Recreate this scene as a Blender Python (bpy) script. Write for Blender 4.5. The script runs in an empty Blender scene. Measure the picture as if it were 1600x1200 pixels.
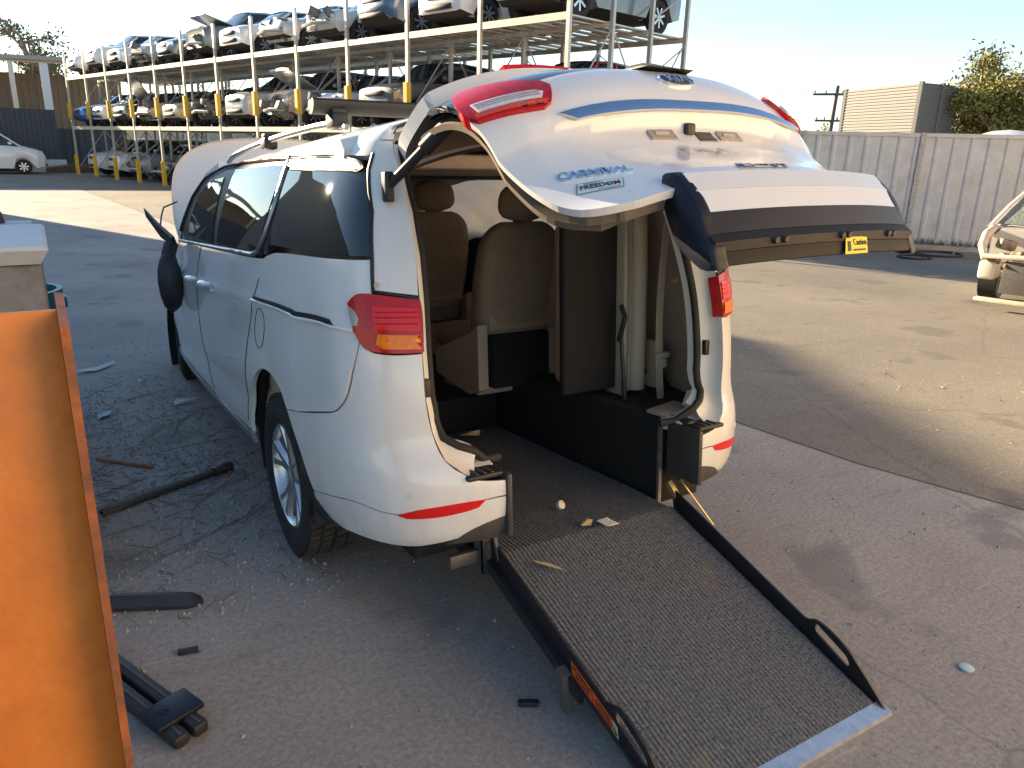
import bpy, bmesh, math, random
import numpy as np
from mathutils import Vector, Matrix
from mathutils.geometry import delaunay_2d_cdt

# ------------------------------------------------------------------ camera, sky, sun, exposure
sc = bpy.context.scene
COL = sc.collection
R = math.radians
CAM = np.array([-1.752, -2.042, 1.781])
YAW, PITCH, ROLL, FPX = R(31.744), R(17.19), R(-1.716), 1183.8
def cam_axes():
    cy, sy = math.cos(YAW), math.sin(YAW)
    f = np.array([sy*math.cos(PITCH), cy*math.cos(PITCH), -math.sin(PITCH)])
    r = np.array([cy, -sy, 0.]); d = np.cross(f, r)
    return math.cos(ROLL)*r+math.sin(ROLL)*d, -math.sin(ROLL)*r+math.cos(ROLL)*d, f
cr_, cd_, cf_ = cam_axes()
cam_data = bpy.data.cameras.new('camera'); cam = bpy.data.objects.new('camera', cam_data); COL.objects.link(cam)
cam.matrix_world = Matrix(((cr_[0], -cd_[0], -cf_[0], CAM[0]), (cr_[1], -cd_[1], -cf_[1], CAM[1]), (cr_[2], -cd_[2], -cf_[2], CAM[2]), (0, 0, 0, 1)))
cam_data.sensor_width = 36; cam_data.lens = 36*FPX/1600; cam_data.clip_end = 2000; cam_data.clip_start = .05
sc.camera = cam
SUN_AZ = np.array([-.38, .925]); SUN_EL = R(15.5)
world = bpy.data.worlds.new('World'); sc.world = world; world.use_nodes = True
wn = world.node_tree.nodes; wl = world.node_tree.links
sky = wn.new('ShaderNodeTexSky'); sky.sky_type = 'NISHITA'; sky.sun_disc = False
sky.sun_elevation = SUN_EL; sky.sun_rotation = math.atan2(SUN_AZ[0], SUN_AZ[1])
sky.air_density = 1.0; sky.dust_density = .05; sky.ozone_density = 1.3
bg = wn['Background']; bg.inputs['Strength'].default_value = .075
wl.new(sky.outputs[0], bg.inputs['Color'])
sun_d = bpy.data.lights.new('sun', 'SUN'); sun_d.energy = 5; sun_d.angle = R(.5); sun_d.color = (1, .79, .52)
sun = bpy.data.objects.new('sun', sun_d); COL.objects.link(sun); sun.location = (-20, 40, 30)
sdir = Vector((SUN_AZ[0]*math.cos(SUN_EL), SUN_AZ[1]*math.cos(SUN_EL), math.sin(SUN_EL)))
sun.rotation_euler = sdir.to_track_quat('Z', 'Y').to_euler()
sc.view_settings.view_transform = 'Standard'; sc.view_settings.look = 'None'
sc.view_settings.exposure = 1.95; sc.view_settings.gamma = 1; sc.view_settings.use_curve_mapping = False
rng = random.Random(7); nr = np.random.RandomState(7)

# ------------------------------------------------------------------ materials
MATS = {}
def M(name, col, rough=.6, metal=0, coat=0, var=.0, vs=8., bump=0, bs=60., spec=.5, alpha=1, trans=0, col2=None, dirt=0):
    if name in MATS: return MATS[name]
    m = bpy.data.materials.new(name); m.use_nodes = True; MATS[name] = m
    nt = m.node_tree; n = nt.nodes; l = nt.links; b = n['Principled BSDF']
    b.inputs['Roughness'].default_value = rough; b.inputs['Metallic'].default_value = metal
    b.inputs['Coat Weight'].default_value = coat; b.inputs['Coat Roughness'].default_value = .06
    b.inputs['Specular IOR Level'].default_value = spec; b.inputs['Alpha'].default_value = alpha
    b.inputs['Transmission Weight'].default_value = trans
    c = (*col, 1); b.inputs['Base Color'].default_value = c
    tc = n.new('ShaderNodeTexCoord')
    if var or col2:
        ns = n.new('ShaderNodeTexNoise'); ns.inputs['Scale'].default_value = vs; ns.inputs['Detail'].default_value = 7; ns.inputs['Roughness'].default_value = .65
        l.new(tc.outputs['Object'], ns.inputs['Vector'])
        rp = n.new('ShaderNodeValToRGB'); rp.color_ramp.elements[0].position = .3; rp.color_ramp.elements[1].position = .7
        c2 = col2 if col2 else tuple(x*(1-var) for x in col); c1 = col if col2 else tuple(min(1, x*(1+var)) for x in col)
        rp.color_ramp.elements[0].color = (*c2, 1); rp.color_ramp.elements[1].color = (*c1, 1)
        l.new(ns.outputs['Fac'], rp.inputs['Fac']); l.new(rp.outputs['Color'], b.inputs['Base Color'])
        mr = n.new('ShaderNodeMapRange'); mr.inputs['To Min'].default_value = max(.02, rough-.1); mr.inputs['To Max'].default_value = min(1, rough+.1)
        l.new(ns.outputs['Fac'], mr.inputs['Value']); l.new(mr.outputs['Result'], b.inputs['Roughness'])
    if bump:
        n2 = n.new('ShaderNodeTexNoise'); n2.inputs['Scale'].default_value = bs; n2.inputs['Detail'].default_value = 6
        l.new(tc.outputs['Object'], n2.inputs['Vector'])
        bp = n.new('ShaderNodeBump'); bp.inputs['Strength'].default_value = bump; bp.inputs['Distance'].default_value = .01
        l.new(n2.outputs['Fac'], bp.inputs['Height']); l.new(bp.outputs['Normal'], b.inputs['Normal'])
    return m
PAINT = M('van_white', (.74, .735, .725), .3, coat=.8, col2=(.73, .715, .69), vs=1.3)
def grime(m, zc, zw, col, amt):
    nt = m.node_tree; n = nt.nodes; l = nt.links; b = n['Principled BSDF']; tc = n.new('ShaderNodeTexCoord'); sx = n.new('ShaderNodeSeparateXYZ'); l.new(tc.outputs['Object'], sx.inputs[0])
    mr = n.new('ShaderNodeMapRange'); mr.inputs['From Min'].default_value = zc+zw; mr.inputs['From Max'].default_value = zc-zw; l.new(sx.outputs['Z'], mr.inputs['Value'])
    mp = n.new('ShaderNodeMapping'); mp.inputs['Scale'].default_value = (9, 9, 2.2); l.new(tc.outputs['Object'], mp.inputs['Vector'])
    ns = n.new('ShaderNodeTexNoise'); ns.inputs['Scale'].default_value = 1; ns.inputs['Detail'].default_value = 8; ns.inputs['Roughness'].default_value = .7; l.new(mp.outputs[0], ns.inputs['Vector'])
    rp = n.new('ShaderNodeMapRange'); rp.inputs['From Min'].default_value = .42; rp.inputs['From Max'].default_value = .75; l.new(ns.outputs['Fac'], rp.inputs['Value'])
    ad = n.new('ShaderNodeMath'); ad.operation = 'MULTIPLY_ADD'; ad.inputs[1].default_value = .8; ad.inputs[2].default_value = .08; l.new(mr.outputs['Result'], ad.inputs[0])
    mu = n.new('ShaderNodeMath'); mu.operation = 'MULTIPLY'; l.new(ad.outputs[0], mu.inputs[0]); l.new(rp.outputs['Result'], mu.inputs[1])
    m2 = n.new('ShaderNodeMath'); m2.operation = 'MULTIPLY'; m2.inputs[1].default_value = amt; l.new(mu.outputs[0], m2.inputs[0])
    n3 = n.new('ShaderNodeTexNoise'); n3.inputs['Scale'].default_value = 2.5; n3.inputs['Detail'].default_value = 2; mp3 = n.new('ShaderNodeMapping'); mp3.inputs['Scale'].default_value = (14, 1, 30); mp3.inputs['Rotation'].default_value = (.4, .2, 0); l.new(tc.outputs['Object'], mp3.inputs['Vector']); l.new(mp3.outputs[0], n3.inputs['Vector'])
    s3 = n.new('ShaderNodeMapRange'); s3.inputs['From Min'].default_value = .73; s3.inputs['From Max'].default_value = .78; s3.inputs['To Max'].default_value = .35; l.new(n3.outputs['Fac'], s3.inputs['Value'])
    mxm = n.new('ShaderNodeMath'); mxm.operation = 'MAXIMUM'; l.new(m2.outputs[0], mxm.inputs[0]); l.new(s3.outputs['Result'], mxm.inputs[1])
    old = b.inputs['Base Color'].links[0].from_socket; mx = n.new('ShaderNodeMix'); mx.data_type = 'RGBA'; l.new(mxm.outputs[0], mx.inputs[0]); l.new(old, mx.inputs[6]); mx.inputs[7].default_value = (*col, 1); l.new(mx.outputs[2], b.inputs['Base Color'])
grime(PAINT, .50, .32, (.34, .30, .25), .6)
FLANGE = M('van_flange_white', (.70, .68, .64), .4, coat=.3, var=.05, vs=6)
BLACKP = M('black_plastic', (.018, .018, .02), .5, var=.3, vs=12, bump=.05, bs=300)
BLACKG = M('black_gloss', (.008, .008, .01), .12, coat=1)
GLASS = M('tinted_glass', (.012, .014, .016), .02, spec=.9, alpha=.985)
GLASS2 = M('light_glass', (.03, .035, .035), .02, spec=.8, alpha=.86)
RUBBER = M('rubber', (.016, .016, .017), .75, var=.3, vs=30, bump=.1, bs=120)
SILVER = M('alloy', (.55, .56, .58), .3, metal=.9, var=.1, vs=15)
CHROME = M('chrome', (.7, .72, .75), .12, metal=1)
SATIN = M('satin_trim', (.33, .34, .35), .3, metal=.7)
RED = M('red_lens', (.45, .004, .008), .22, coat=.25, spec=.35, var=.25, vs=40)
REDL = M('red_bright', (.66, .012, .010), .22, coat=.25, spec=.35)
AMBER = M('amber_lens', (.80, .20, .006), .22, coat=.25, spec=.35, var=.2, vs=60)
CLEARL = M('clear_lens', (.75, .72, .74), .1, coat=1, var=.12, vs=70)
BEIGE = M('beige_trim', (.42, .335, .25), .65, var=.1, vs=5, bump=.06, bs=250)
SEATM = M('seat_fabric', (.31, .235, .175), .85, var=.15, vs=14, bump=.15, bs=220)
CARPET = M('black_carpet', (.012, .012, .0125), .95, var=.4, vs=90, bump=.3, bs=400)
CLOTH = M('airbag_cloth', (.80, .75, .66), .8, var=.08, vs=7, bump=.4, bs=9)
_n = CLOTH.node_tree.nodes; _l = CLOTH.node_tree.links; _t = _n.new('ShaderNodeBsdfTranslucent'); _t.inputs['Color'].default_value = (.80, .74, .64, 1); _m = _n.new('ShaderNodeMixShader'); _m.inputs[0].default_value = .55
_l.new(_n['Principled BSDF'].outputs[0], _m.inputs[1]); _l.new(_t.outputs[0], _m.inputs[2]); _l.new(_m.outputs[0], _n['Material Output'].inputs['Surface'])
CLEARG = M('clear_glass', (.55, .60, .58), .03, spec=.5, alpha=.22)
NAVY = M('bumper_black', (.006, .008, .018), .4, spec=.35, var=.3, vs=10, bump=.06, bs=250)
GREYP = M('grey_plastic', (.065, .06, .056), .55, var=.2, vs=14)
STEEL = M('steel', (.32, .31, .30), .45, metal=.8, var=.25, vs=18)

# ------------------------------------------------------------------ mesh helpers
def tag(o, label=None, cat=None, group=None, kind=None):
    if label: o['label'] = label
    if cat: o['category'] = cat
    if group: o['group'] = group
    if kind: o['kind'] = kind
    return o
def empty(name, loc=(0, 0, 0), rz=0, label=None, cat=None, group=None):
    o = bpy.data.objects.new(name, None); COL.objects.link(o); o.location = loc; o.rotation_euler = (0, 0, rz); o.empty_display_size = .2
    return tag(o, label, cat, group)
def mk(name, V, Fc, mat, parent=None, smooth=False, normals=None, auto=None):
    me = bpy.data.meshes.new(name); me.from_pydata([tuple(map(float, v)) for v in V], [], [tuple(map(int, f)) for f in Fc]); me.update()
    if mat is not None:
        for m in (mat if isinstance(mat, (list, tuple)) else [mat]): me.materials.append(m)
    if smooth or normals is not None:
        me.polygons.foreach_set('use_smooth', [True]*len(me.polygons))
    if normals is not None: me.normals_split_custom_set(normals)
    elif auto is not None:
        me.polygons.foreach_set('use_smooth', [True]*len(me.polygons))
        me.set_sharp_from_angle(angle=R(auto))
    o = bpy.data.objects.new(name, me); COL.objects.link(o)
    if parent: o.parent = parent
    return o
class MB:
    def __init__(s): s.V = []; s.F = []; s.mi = []
    def add(s, V, Fc, mi=0):
        k = len(s.V); s.V += [tuple(v) for v in V]; s.F += [tuple(k+i for i in f) for f in Fc]; s.mi += [mi]*len(Fc); return s
    def box(s, a, b, mi=0, rot=None, c=None):
        x0, y0, z0 = a; x1, y1, z1 = b
        V = [(x, y, z) for z in (z0, z1) for y in (y0, y1) for x in (x0, x1)]
        if rot is not None:
            c = Vector(c) if c is not None else (Vector(a)+Vector(b))/2
            V = [tuple(rot @ (Vector(v)-c)+c) for v in V]
        return s.add(V, [(0, 2, 3, 1), (4, 5, 7, 6), (0, 1, 5, 4), (2, 6, 7, 3), (0, 4, 6, 2), (1, 3, 7, 5)], mi)
    def rbox(s, a, b, r=.01, mi=0, seg=2, rot=None, c=None):
        bm = bmesh.new(); bmesh.ops.create_cube(bm, size=1)
        d = [b[i]-a[i] for i in range(3)]; m = [(a[i]+b[i])/2 for i in range(3)]
        bmesh.ops.scale(bm, vec=d, verts=bm.verts)
        bmesh.ops.bevel(bm, geom=bm.edges[:], offset=min(r, .45*min(d)), segments=seg, profile=.5, affect='EDGES')
        V = [v.co.copy() for v in bm.verts]
        if rot is not None: V = [rot @ v for v in V]
        V = [(v[0]+m[0], v[1]+m[1], v[2]+m[2]) for v in V]
        for i, v in enumerate(bm.verts): v.index = i
        Fc = [[v.index for v in f.verts] for f in bm.faces]; bm.free(); return s.add(V, Fc, mi)
    def tube(s, P, r, n=8, mi=0, cap=True, flat=None):
        P = [Vector(p) for p in P]; rs = r if isinstance(r, (list, tuple)) else [r]*len(P); V = []; Fc = []
        up = None
        for i, p in enumerate(P):
            t = (P[min(i+1, len(P)-1)]-P[max(i-1, 0)]).normalized()
            if up is None: up = t.orthogonal().normalized()
            up = (up-t*up.dot(t)); up = up.normalized() if up.length > 1e-6 else t.orthogonal().normalized()
            w = t.cross(up)
            for k in range(n):
                a = 2*math.pi*k/n; V.append(p+up*math.cos(a)*rs[i]+w*math.sin(a)*rs[i]*(flat or 1))
        for i in range(len(P)-1):
            for k in range(n): Fc.append((i*n+k, i*n+(k+1) % n, (i+1)*n+(k+1) % n, (i+1)*n+k))
        if cap: Fc += [tuple(range(n-1, -1, -1)), tuple((len(P)-1)*n+k for k in range(n))]
        return s.add(V, Fc, mi)
    def lathe(s, prof, c, axis='x', n=24, mi=0):
        # prof: list of (axial, radius)
        V = []; Fc = []
        for a, r in prof:
            for k in range(n):
                t = 2*math.pi*k/n; u, w = r*math.cos(t), r*math.sin(t)
                V.append({'x': (c[0]+a, c[1]+u, c[2]+w), 'y': (c[0]+w, c[1]+a, c[2]+u), 'z': (c[0]+u, c[1]+w, c[2]+a)}[axis])
        for i in range(len(prof)-1):
            for k in range(n): Fc.append((i*n+k, i*n+(k+1) % n, (i+1)*n+(k+1) % n, (i+1)*n+k))
        return s.add(V, Fc, mi)
    def loft(s, secs, mi=0, cap=True, closed=True):
        n = len(secs[0]); V = [v for sct in secs for v in sct]; Fc = []
        for i in range(len(secs)-1):
            for k in range(n if closed else n-1): Fc.append((i*n+k, i*n+(k+1) % n, (i+1)*n+(k+1) % n, (i+1)*n+k))
        if cap and closed: Fc += [tuple(range(n-1, -1, -1)), tuple((len(secs)-1)*n+k for k in range(n))]
        return s.add(V, Fc, mi)
    def build(s, name, mat, parent=None, auto=35, flipfix=True):
        o = mk(name, s.V, s.F, mat, parent, auto=auto)
        if any(s.mi): o.data.polygons.foreach_set('material_index', s.mi)
        if flipfix:
            bm = bmesh.new(); bm.from_mesh(o.data); bmesh.ops.recalc_face_normals(bm, faces=bm.faces); bm.to_mesh(o.data); bm.free()
        return o
def inpoly(P, poly):
    x, y = P[:, 0], P[:, 1]; ins = np.zeros(len(P), bool); n = len(poly)
    for i in range(n):
        x0, y0 = poly[i]; x1, y1 = poly[(i+1) % n]
        if y0 == y1: continue
        c = ((y0 > y) != (y1 > y)) & (x < (x1-x0)*(y-y0)/(y1-y0)+x0); ins ^= c
    return ins
def segdist(P, poly):
    d = np.full(len(P), 1e9); n = len(poly)
    for i in range(n):
        a = np.array(poly[i]); b = np.array(poly[(i+1) % n]); ab = b-a; L2 = (ab**2).sum()+1e-12
        t = np.clip(((P-a)@ab)/L2, 0, 1); d = np.minimum(d, np.hypot(*(P-(a+t[:, None]*ab)).T))
    return d
def smoothpoly(poly, step=.03, corner=50):
    # resample a closed polygon as a spline, keeping sharp corners
    P = [np.array(p, float) for p in poly]; n = len(P); out = []
    def sharp(i):
        a = P[i]-P[i-1]; b = P[(i+1) % n]-P[i]
        c = (a@b)/(np.linalg.norm(a)*np.linalg.norm(b)+1e-12); return math.degrees(math.acos(max(-1, min(1, c)))) > corner
    for i in range(n):
        p1, p2 = P[i], P[(i+1) % n]; p0 = P[i-1] if not sharp(i) else 2*p1-p2; p3 = P[(i+2) % n] if not sharp((i+1) % n) else 2*p2-p1
        k = max(1, int(np.linalg.norm(p2-p1)/step))
        for j in range(k):
            t = j/k; out.append(.5*((2*p1)+(-p0+p2)*t+(2*p0-5*p1+4*p2-p3)*t*t+(-p0+3*p1-3*p2+p3)*t**3))
    return out
def shrink(poly, d):
    P = np.array(poly); n = len(P)
    A = .5*sum(P[i][0]*P[(i+1) % n][1]-P[(i+1) % n][0]*P[i][1] for i in range(n)); sg = 1 if A > 0 else -1
    out = []
    for i in range(n):
        e = P[(i+1) % n]-P[i-1]; e /= np.linalg.norm(e)+1e-12; out.append(P[i]+sg*d*np.array([-e[1], e[0]]))
    return out
def panel(name, outline, fn, mat, parent, step=.05, gap=.0025, rim=.018, off=0., corner=50, raw=False, mirror=False, post=None, rimmat=None):
    """a curved sheet: outline in surface coordinates (u,v), fn maps (u,v)->xyz; edges turned in by rim"""
    poly = outline if raw else smoothpoly(outline, min(step, .03), corner)
    if gap: poly = shrink(poly, gap)
    poly = [np.array(p) for p in poly]
    P = np.array(poly); lo, hi = P.min(0), P.max(0)
    gx, gy = np.meshgrid(np.arange(lo[0]+step*.5, hi[0], step), np.arange(lo[1]+step*.5, hi[1], step))
    Gp = np.stack([gx.ravel(), gy.ravel()], 1)
    if len(Gp): Gp = Gp[inpoly(Gp, poly)]
    if len(Gp): Gp = Gp[segdist(Gp, poly) > step*.4]
    pts = [Vector(p) for p in poly]+[Vector(p) for p in Gp]
    nb = len(poly); ed = [(i, (i+1) % nb) for i in range(nb)]
    vo, eo, fo, ov, _, _ = delaunay_2d_cdt(pts, ed, [], 0, 1e-6)
    V2 = np.array([(v.x, v.y) for v in vo]); cent = np.array([V2[list(f)].mean(0) for f in fo]); keep = inpoly(cent, poly)
    Fc = [tuple(f) for f, k in zip(fo, keep) if k]
    sgn = -1 if mirror else 1
    def f3(uv):
        p = np.array(fn(uv[:, 0], uv[:, 1]), float)
        if mirror: p = p*np.array([-1, 1, 1])
        return p
    e = 1e-3
    V3 = f3(V2); Du = f3(V2+[e, 0])-f3(V2-[e, 0]); Dv = f3(V2+[0, e])-f3(V2-[0, e]); N = np.cross(Du, Dv); N /= np.linalg.norm(N, axis=1)[:, None]+1e-12
    c = OUTREF(V3)
    N *= np.where((N*c).sum(1) < 0, -1, 1)[:, None]
    V3 = V3+N*off
    if post is not None: V3 = post(V3)
    # orient faces
    Fo = []
    for f in Fc:
        n = np.cross(V3[f[1]]-V3[f[0]], V3[f[2]]-V3[f[0]]); Fo.append(f if n@N[f[0]] > 0 else f[::-1])
    ln = [tuple(N[i]) for f in Fo for i in f]
    V = [tuple(v) for v in V3]
    if rim:
        # boundary edges
        from collections import Counter
        ec = Counter()
        for f in Fo:
            for i in range(3): ec[(f[i], f[(i+1) % 3])] += 1
        bd = [(a, b) for (a, b) in ec if (b, a) not in ec]
        k = {}
        for a, b in bd:
            for i in (a, b):
                if i not in k:
                    k[i] = len(V); V.append(tuple(V3[i]-N[i]*rim))
        for a, b in bd:
            f = (b, a, k[a], k[b]); n = np.cross(np.array(V[a])-np.array(V[b]), np.array(V[k[a]])-np.array(V[b])); n /= np.linalg.norm(n)+1e-12
            Fo.append(f); ln += [tuple(n)]*4
    return mk(name, V, Fo, mat, parent, normals=ln)
def OUTREF(V3): return V3-np.array([0, 2.2, .9])     # points outward from the van's middle

# ------------------------------------------------------------------ van surface definitions (body frame)
TH = R(5.0); AXL = np.array([0, 1.11, .366])
def b2w(p):
    p = np.asarray(p, float); c, s = math.cos(TH), math.sin(TH); y = p[..., 1]-AXL[1]; z = p[..., 2]-AXL[2]
    return np.stack([p[..., 0], AXL[1]+y*c+z*s, AXL[2]-y*s+z*c], -1)
def w2b(p):
    p = np.asarray(p, float); c, s = math.cos(TH), math.sin(TH); y = p[..., 1]-AXL[1]; z = p[..., 2]-AXL[2]
    return np.stack([p[..., 0], AXL[1]+y*c-z*s, AXL[2]+y*s+z*c], -1)
PC = np.array([(0, 0.0), (.25, .004), (.455, .022), (.62, .055), (.76, .115), (.86, .20), (.93, .32), (.975, .48), (1.0, .70), (1.017, 1.0), (1.028, 1.5), (1.03, 2.1), (1.03, 2.8), (1.025, 3.4), (1.01, 3.9), (.97, 4.35), (.88, 4.70), (.70, 4.92), (.4, 5.02), (0, 5.06)])
def crs(P, n=24):
    out = []; Q = np.vstack([2*P[0]-P[1], P, 2*P[-1]-P[-2]])
    for i in range(1, len(Q)-2):
        p0, p1, p2, p3 = Q[i-1:i+3]
        for t in np.linspace(0, 1, n, endpoint=False): out.append(.5*((2*p1)+(-p0+p2)*t+(2*p0-5*p1+4*p2-p3)*t*t+(-p0+3*p1-3*p2+p3)*t**3))
    out.append(P[-1]); return np.array(out)
PCC = crs(PC); PL = np.concatenate([[0], np.cumsum(np.hypot(*np.diff(PCC, axis=0).T))])
DS = np.array([(.20, .14), (.30, .06), (.38, .03), (.48, .008), (.62, 0), (.8, 0), (.95, .004), (1.05, .010), (1.13, .016), (1.22, .028), (1.34, .052), (1.45, .085), (1.55, .125), (1.65, .172), (1.72, .21), (1.77, .255), (1.81, .33), (1.84, .46)])
DR = np.array([(.20, .2), (.30, .09), (.36, .03), (.44, .006), (.5, 0), (.56, 0), (.62, .012), (.70, .05), (.85, .065), (1.0, .08), (1.15, .105), (1.3, .15), (1.5, .235), (1.7, .345), (1.78, .41), (1.84, .5)])
def smi(T, z):
    zs = T[:, 0]; vs = T[:, 1]; z = np.clip(z, zs[0], zs[-1]); i = np.clip(np.searchsorted(zs, z)-1, 0, len(zs)-2)
    h = zs[i+1]-zs[i]; t = (z-zs[i])/h; m = np.gradient(vs, zs)
    return (2*t**3-3*t**2+1)*vs[i]+(t**3-2*t**2+t)*h*m[i]+(-2*t**3+3*t**2)*vs[i+1]+(t**3-t**2)*h*m[i+1]
def F(u, z):
    u = np.asarray(u, float); z = np.asarray(z, float); X = np.interp(u, PL, PCC[:, 0]); Y = np.interp(u, PL, PCC[:, 1]); e = .03
    dx = np.interp(u+e, PL, PCC[:, 0])-np.interp(u-e, PL, PCC[:, 0]); dy = np.interp(u+e, PL, PCC[:, 1])-np.interp(u-e, PL, PCC[:, 1])
    n = np.hypot(dx, dy)+1e-9; nx = dy/n; ny = -dx/n; ds = smi(DS, z); dr = smi(DR, z)
    # door crease below the belt and a softer one above the sill
    s = np.clip((Y-.9)/.5, 0, 1)
    cre = .010*np.exp(-((z-1.13)/.035)**2)*s-.012*np.exp(-((z-.66)/.07)**2)*s
    x = -(X-ds*np.abs(nx)+cre*np.abs(nx)); y = Y+np.where(Y > 3, -ds*np.abs(ny)*1.5, dr*np.abs(ny))
    return np.stack([x, y, z], -1)
# tailgate surface (opened, twisted a little), hinge frame
THG = np.array([0, .55, 1.85]); TYA = R(2.5)
TPR = np.array([(0, 0), (-.13, .09), (-.25, .15), (-.36, .185), (-.46, .197), (-.55, .188), (-.62, .165), (-.685, .128), (-.735, .075), (-.765, .035), (-.85, -.02), (-.95, -.065), (-1.03, -.095), (-1.12, -.118)])
TPC = crs(TPR, 16); TLS = np.concatenate([[0], np.cumsum(np.hypot(*np.diff(TPC, axis=0).T))])
def T0(x, s, rec=True, inn=0.):
    x = np.asarray(x, float); s = np.asarray(s, float)
    y = np.interp(s, TLS, TPC[:, 0]); z = np.interp(s, TLS, TPC[:, 1]); c = .15*(np.abs(x)/.7)**2.8-.015*x
    if rec:   # number plate recess below the chrome strip
        sb = .838-.07*(x/.64)**4; t = s-sb
        dep = .045*np.clip(1-(np.abs(x)/.60)**3, 0, 1)*np.clip(t/.022, 0, 1)*np.clip(1-(t-.10)/.22, 0, 1)
        c = c+dep
    c = c+inn
    return np.stack([x, y+.40*c, z-.90*c], -1)
def t2b(p):
    c, s = math.cos(TYA), math.sin(TYA)
    w = np.stack([THG[0]+p[..., 0]*c-p[..., 1]*s, THG[1]+p[..., 0]*s+p[..., 1]*c, THG[2]+p[..., 2]], -1); return w2b(w)
def T(x, s): return t2b(T0(x, s))

# ------------------------------------------------------------------ ground and yard
def ground_mat(name, base, dark, light, sc_=1.0, gravel=.5):
    m = bpy.data.materials.new(name); m.use_nodes = True; nt = m.node_tree; n = nt.nodes; l = nt.links; b = n['Principled BSDF']
    tc = n.new('ShaderNodeTexCoord')
    def noise(s, d=8, r=.6, stretch=None):
        t = n.new('ShaderNodeTexNoise'); t.inputs['Scale'].default_value = s; t.inputs['Detail'].default_value = d; t.inputs['Roughness'].default_value = r
        if stretch:
            mp = n.new('ShaderNodeMapping'); mp.inputs['Scale'].default_value = stretch; mp.inputs['Rotation'].default_value = (0, 0, R(20)); l.new(tc.outputs['Object'], mp.inputs['Vector']); l.new(mp.outputs[0], t.inputs['Vector'])
        else: l.new(tc.outputs['Object'], t.inputs['Vector'])
        return t
    def ramp(src, p0, p1, c0, c1):
        r = n.new('ShaderNodeValToRGB'); r.color_ramp.elements[0].position = p0; r.color_ramp.elements[1].position = p1; r.color_ramp.elements[0].color = (*c0, 1); r.color_ramp.elements[1].color = (*c1, 1); l.new(src, r.inputs['Fac']); return r
    def mix(a, bb, f, mode='MIX'):
        x = n.new('ShaderNodeMix'); x.data_type = 'RGBA'; x.blend_type = mode; x.inputs[0].default_value = 1
        l.new(a, x.inputs[6]); l.new(bb, x.inputs[7])
        if f is not None: l.new(f, x.inputs[0])
        return x.outputs[2]
    n1 = noise(.55*sc_, 9, .62); c1 = ramp(n1.outputs['Fac'], .32, .68, dark, base)
    n2 = noise(48, 6, .85); c2 = ramp(n2.outputs['Fac'], .3, .75, (.50, .50, .50), (1.42, 1.38, 1.33))
    col = mix(c1.outputs['Color'], c2.outputs['Color'], None, 'MULTIPLY')
    # oil and damp stains
    n3 = noise(1.3, 5, .5); st = ramp(n3.outputs['Fac'], .60, .66, (0, 0, 0), (1, 1, 1))
    dk = n.new('ShaderNodeRGB'); dk.outputs[0].default_value = (*[x*.62 for x in dark], 1)
    hf = n.new('ShaderNodeMath'); hf.operation = 'MULTIPLY'; hf.inputs[1].default_value = .6; l.new(st.outputs['Color'], hf.inputs[0])
    col = mix(col, dk.outputs[0], hf.outputs[0])
    # long drag scratches
    n4 = noise(3, 3, .5, (1.0, 14, 1)); sc4 = ramp(n4.outputs['Fac'], .66, .72, (0, 0, 0), (1, 1, 1))
    lt = n.new('ShaderNodeRGB'); lt.outputs[0].default_value = (*light, 1)
    h4 = n.new('ShaderNodeMath'); h4.operation = 'MULTIPLY'; h4.inputs[1].default_value = .34; l.new(sc4.outputs['Color'], h4.inputs[0])
    col = mix(col, lt.outputs[0], h4.outputs[0])
    # fine pale grit
    v = n.new('ShaderNodeTexVoronoi'); v.inputs['Scale'].default_value = 28; l.new(tc.outputs['Object'], v.inputs['Vector'])
    gr = ramp(v.outputs['Distance'], .06, .10, (1, 1, 1), (0, 0, 0)); n5 = noise(7, 3); g5 = ramp(n5.outputs['Fac'], .52, .62, (0, 0, 0), (1, 1, 1))
    gm = n.new('ShaderNodeMath'); gm.operation = 'MULTIPLY'; l.new(gr.outputs['Color'], gm.inputs[0]); l.new(g5.outputs['Color'], gm.inputs[1])
    gm2 = n.new('ShaderNodeMath'); gm2.operation = 'MULTIPLY'; gm2.inputs[1].default_value = gravel; l.new(gm.outputs[0], gm2.inputs[0])
    col = mix(col, lt.outputs[0], gm2.outputs[0])
    # dark chips and tyre smears
    v2 = n.new('ShaderNodeTexVoronoi'); v2.inputs['Scale'].default_value = 9; l.new(tc.outputs['Object'], v2.inputs['Vector'])
    ch = ramp(v2.outputs['Distance'], .05, .09, (1, 1, 1), (0, 0, 0)); n6 = noise(2.1, 3); g6 = ramp(n6.outputs['Fac'], .50, .58, (0, 0, 0), (1, 1, 1))
    c6 = n.new('ShaderNodeMath'); c6.operation = 'MULTIPLY'; l.new(ch.outputs['Color'], c6.inputs[0]); l.new(g6.outputs['Color'], c6.inputs[1]); col = mix(col, dk.outputs[0], c6.outputs[0])
    n7 = noise(1.1, 4, .6, (1.0, 5, 1)); s7 = ramp(n7.outputs['Fac'], .58, .70, (0, 0, 0), (1, 1, 1)); h7 = n.new('ShaderNodeMath'); h7.operation = 'MULTIPLY'; h7.inputs[1].default_value = .35; l.new(s7.outputs['Color'], h7.inputs[0]); col = mix(col, dk.outputs[0], h7.outputs[0])
    # hairline cracks
    v3 = n.new('ShaderNodeTexVoronoi'); v3.feature = 'DISTANCE_TO_EDGE'; v3.inputs['Scale'].default_value = .33; wv_ = noise(3.5, 4); mxv = n.new('ShaderNodeMix'); mxv.data_type = 'RGBA'; mxv.inputs[0].default_value = .16; l.new(tc.outputs['Object'], mxv.inputs[6]); l.new(wv_.outputs['Color'], mxv.inputs[7]); l.new(mxv.outputs[2], v3.inputs['Vector'])
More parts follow.
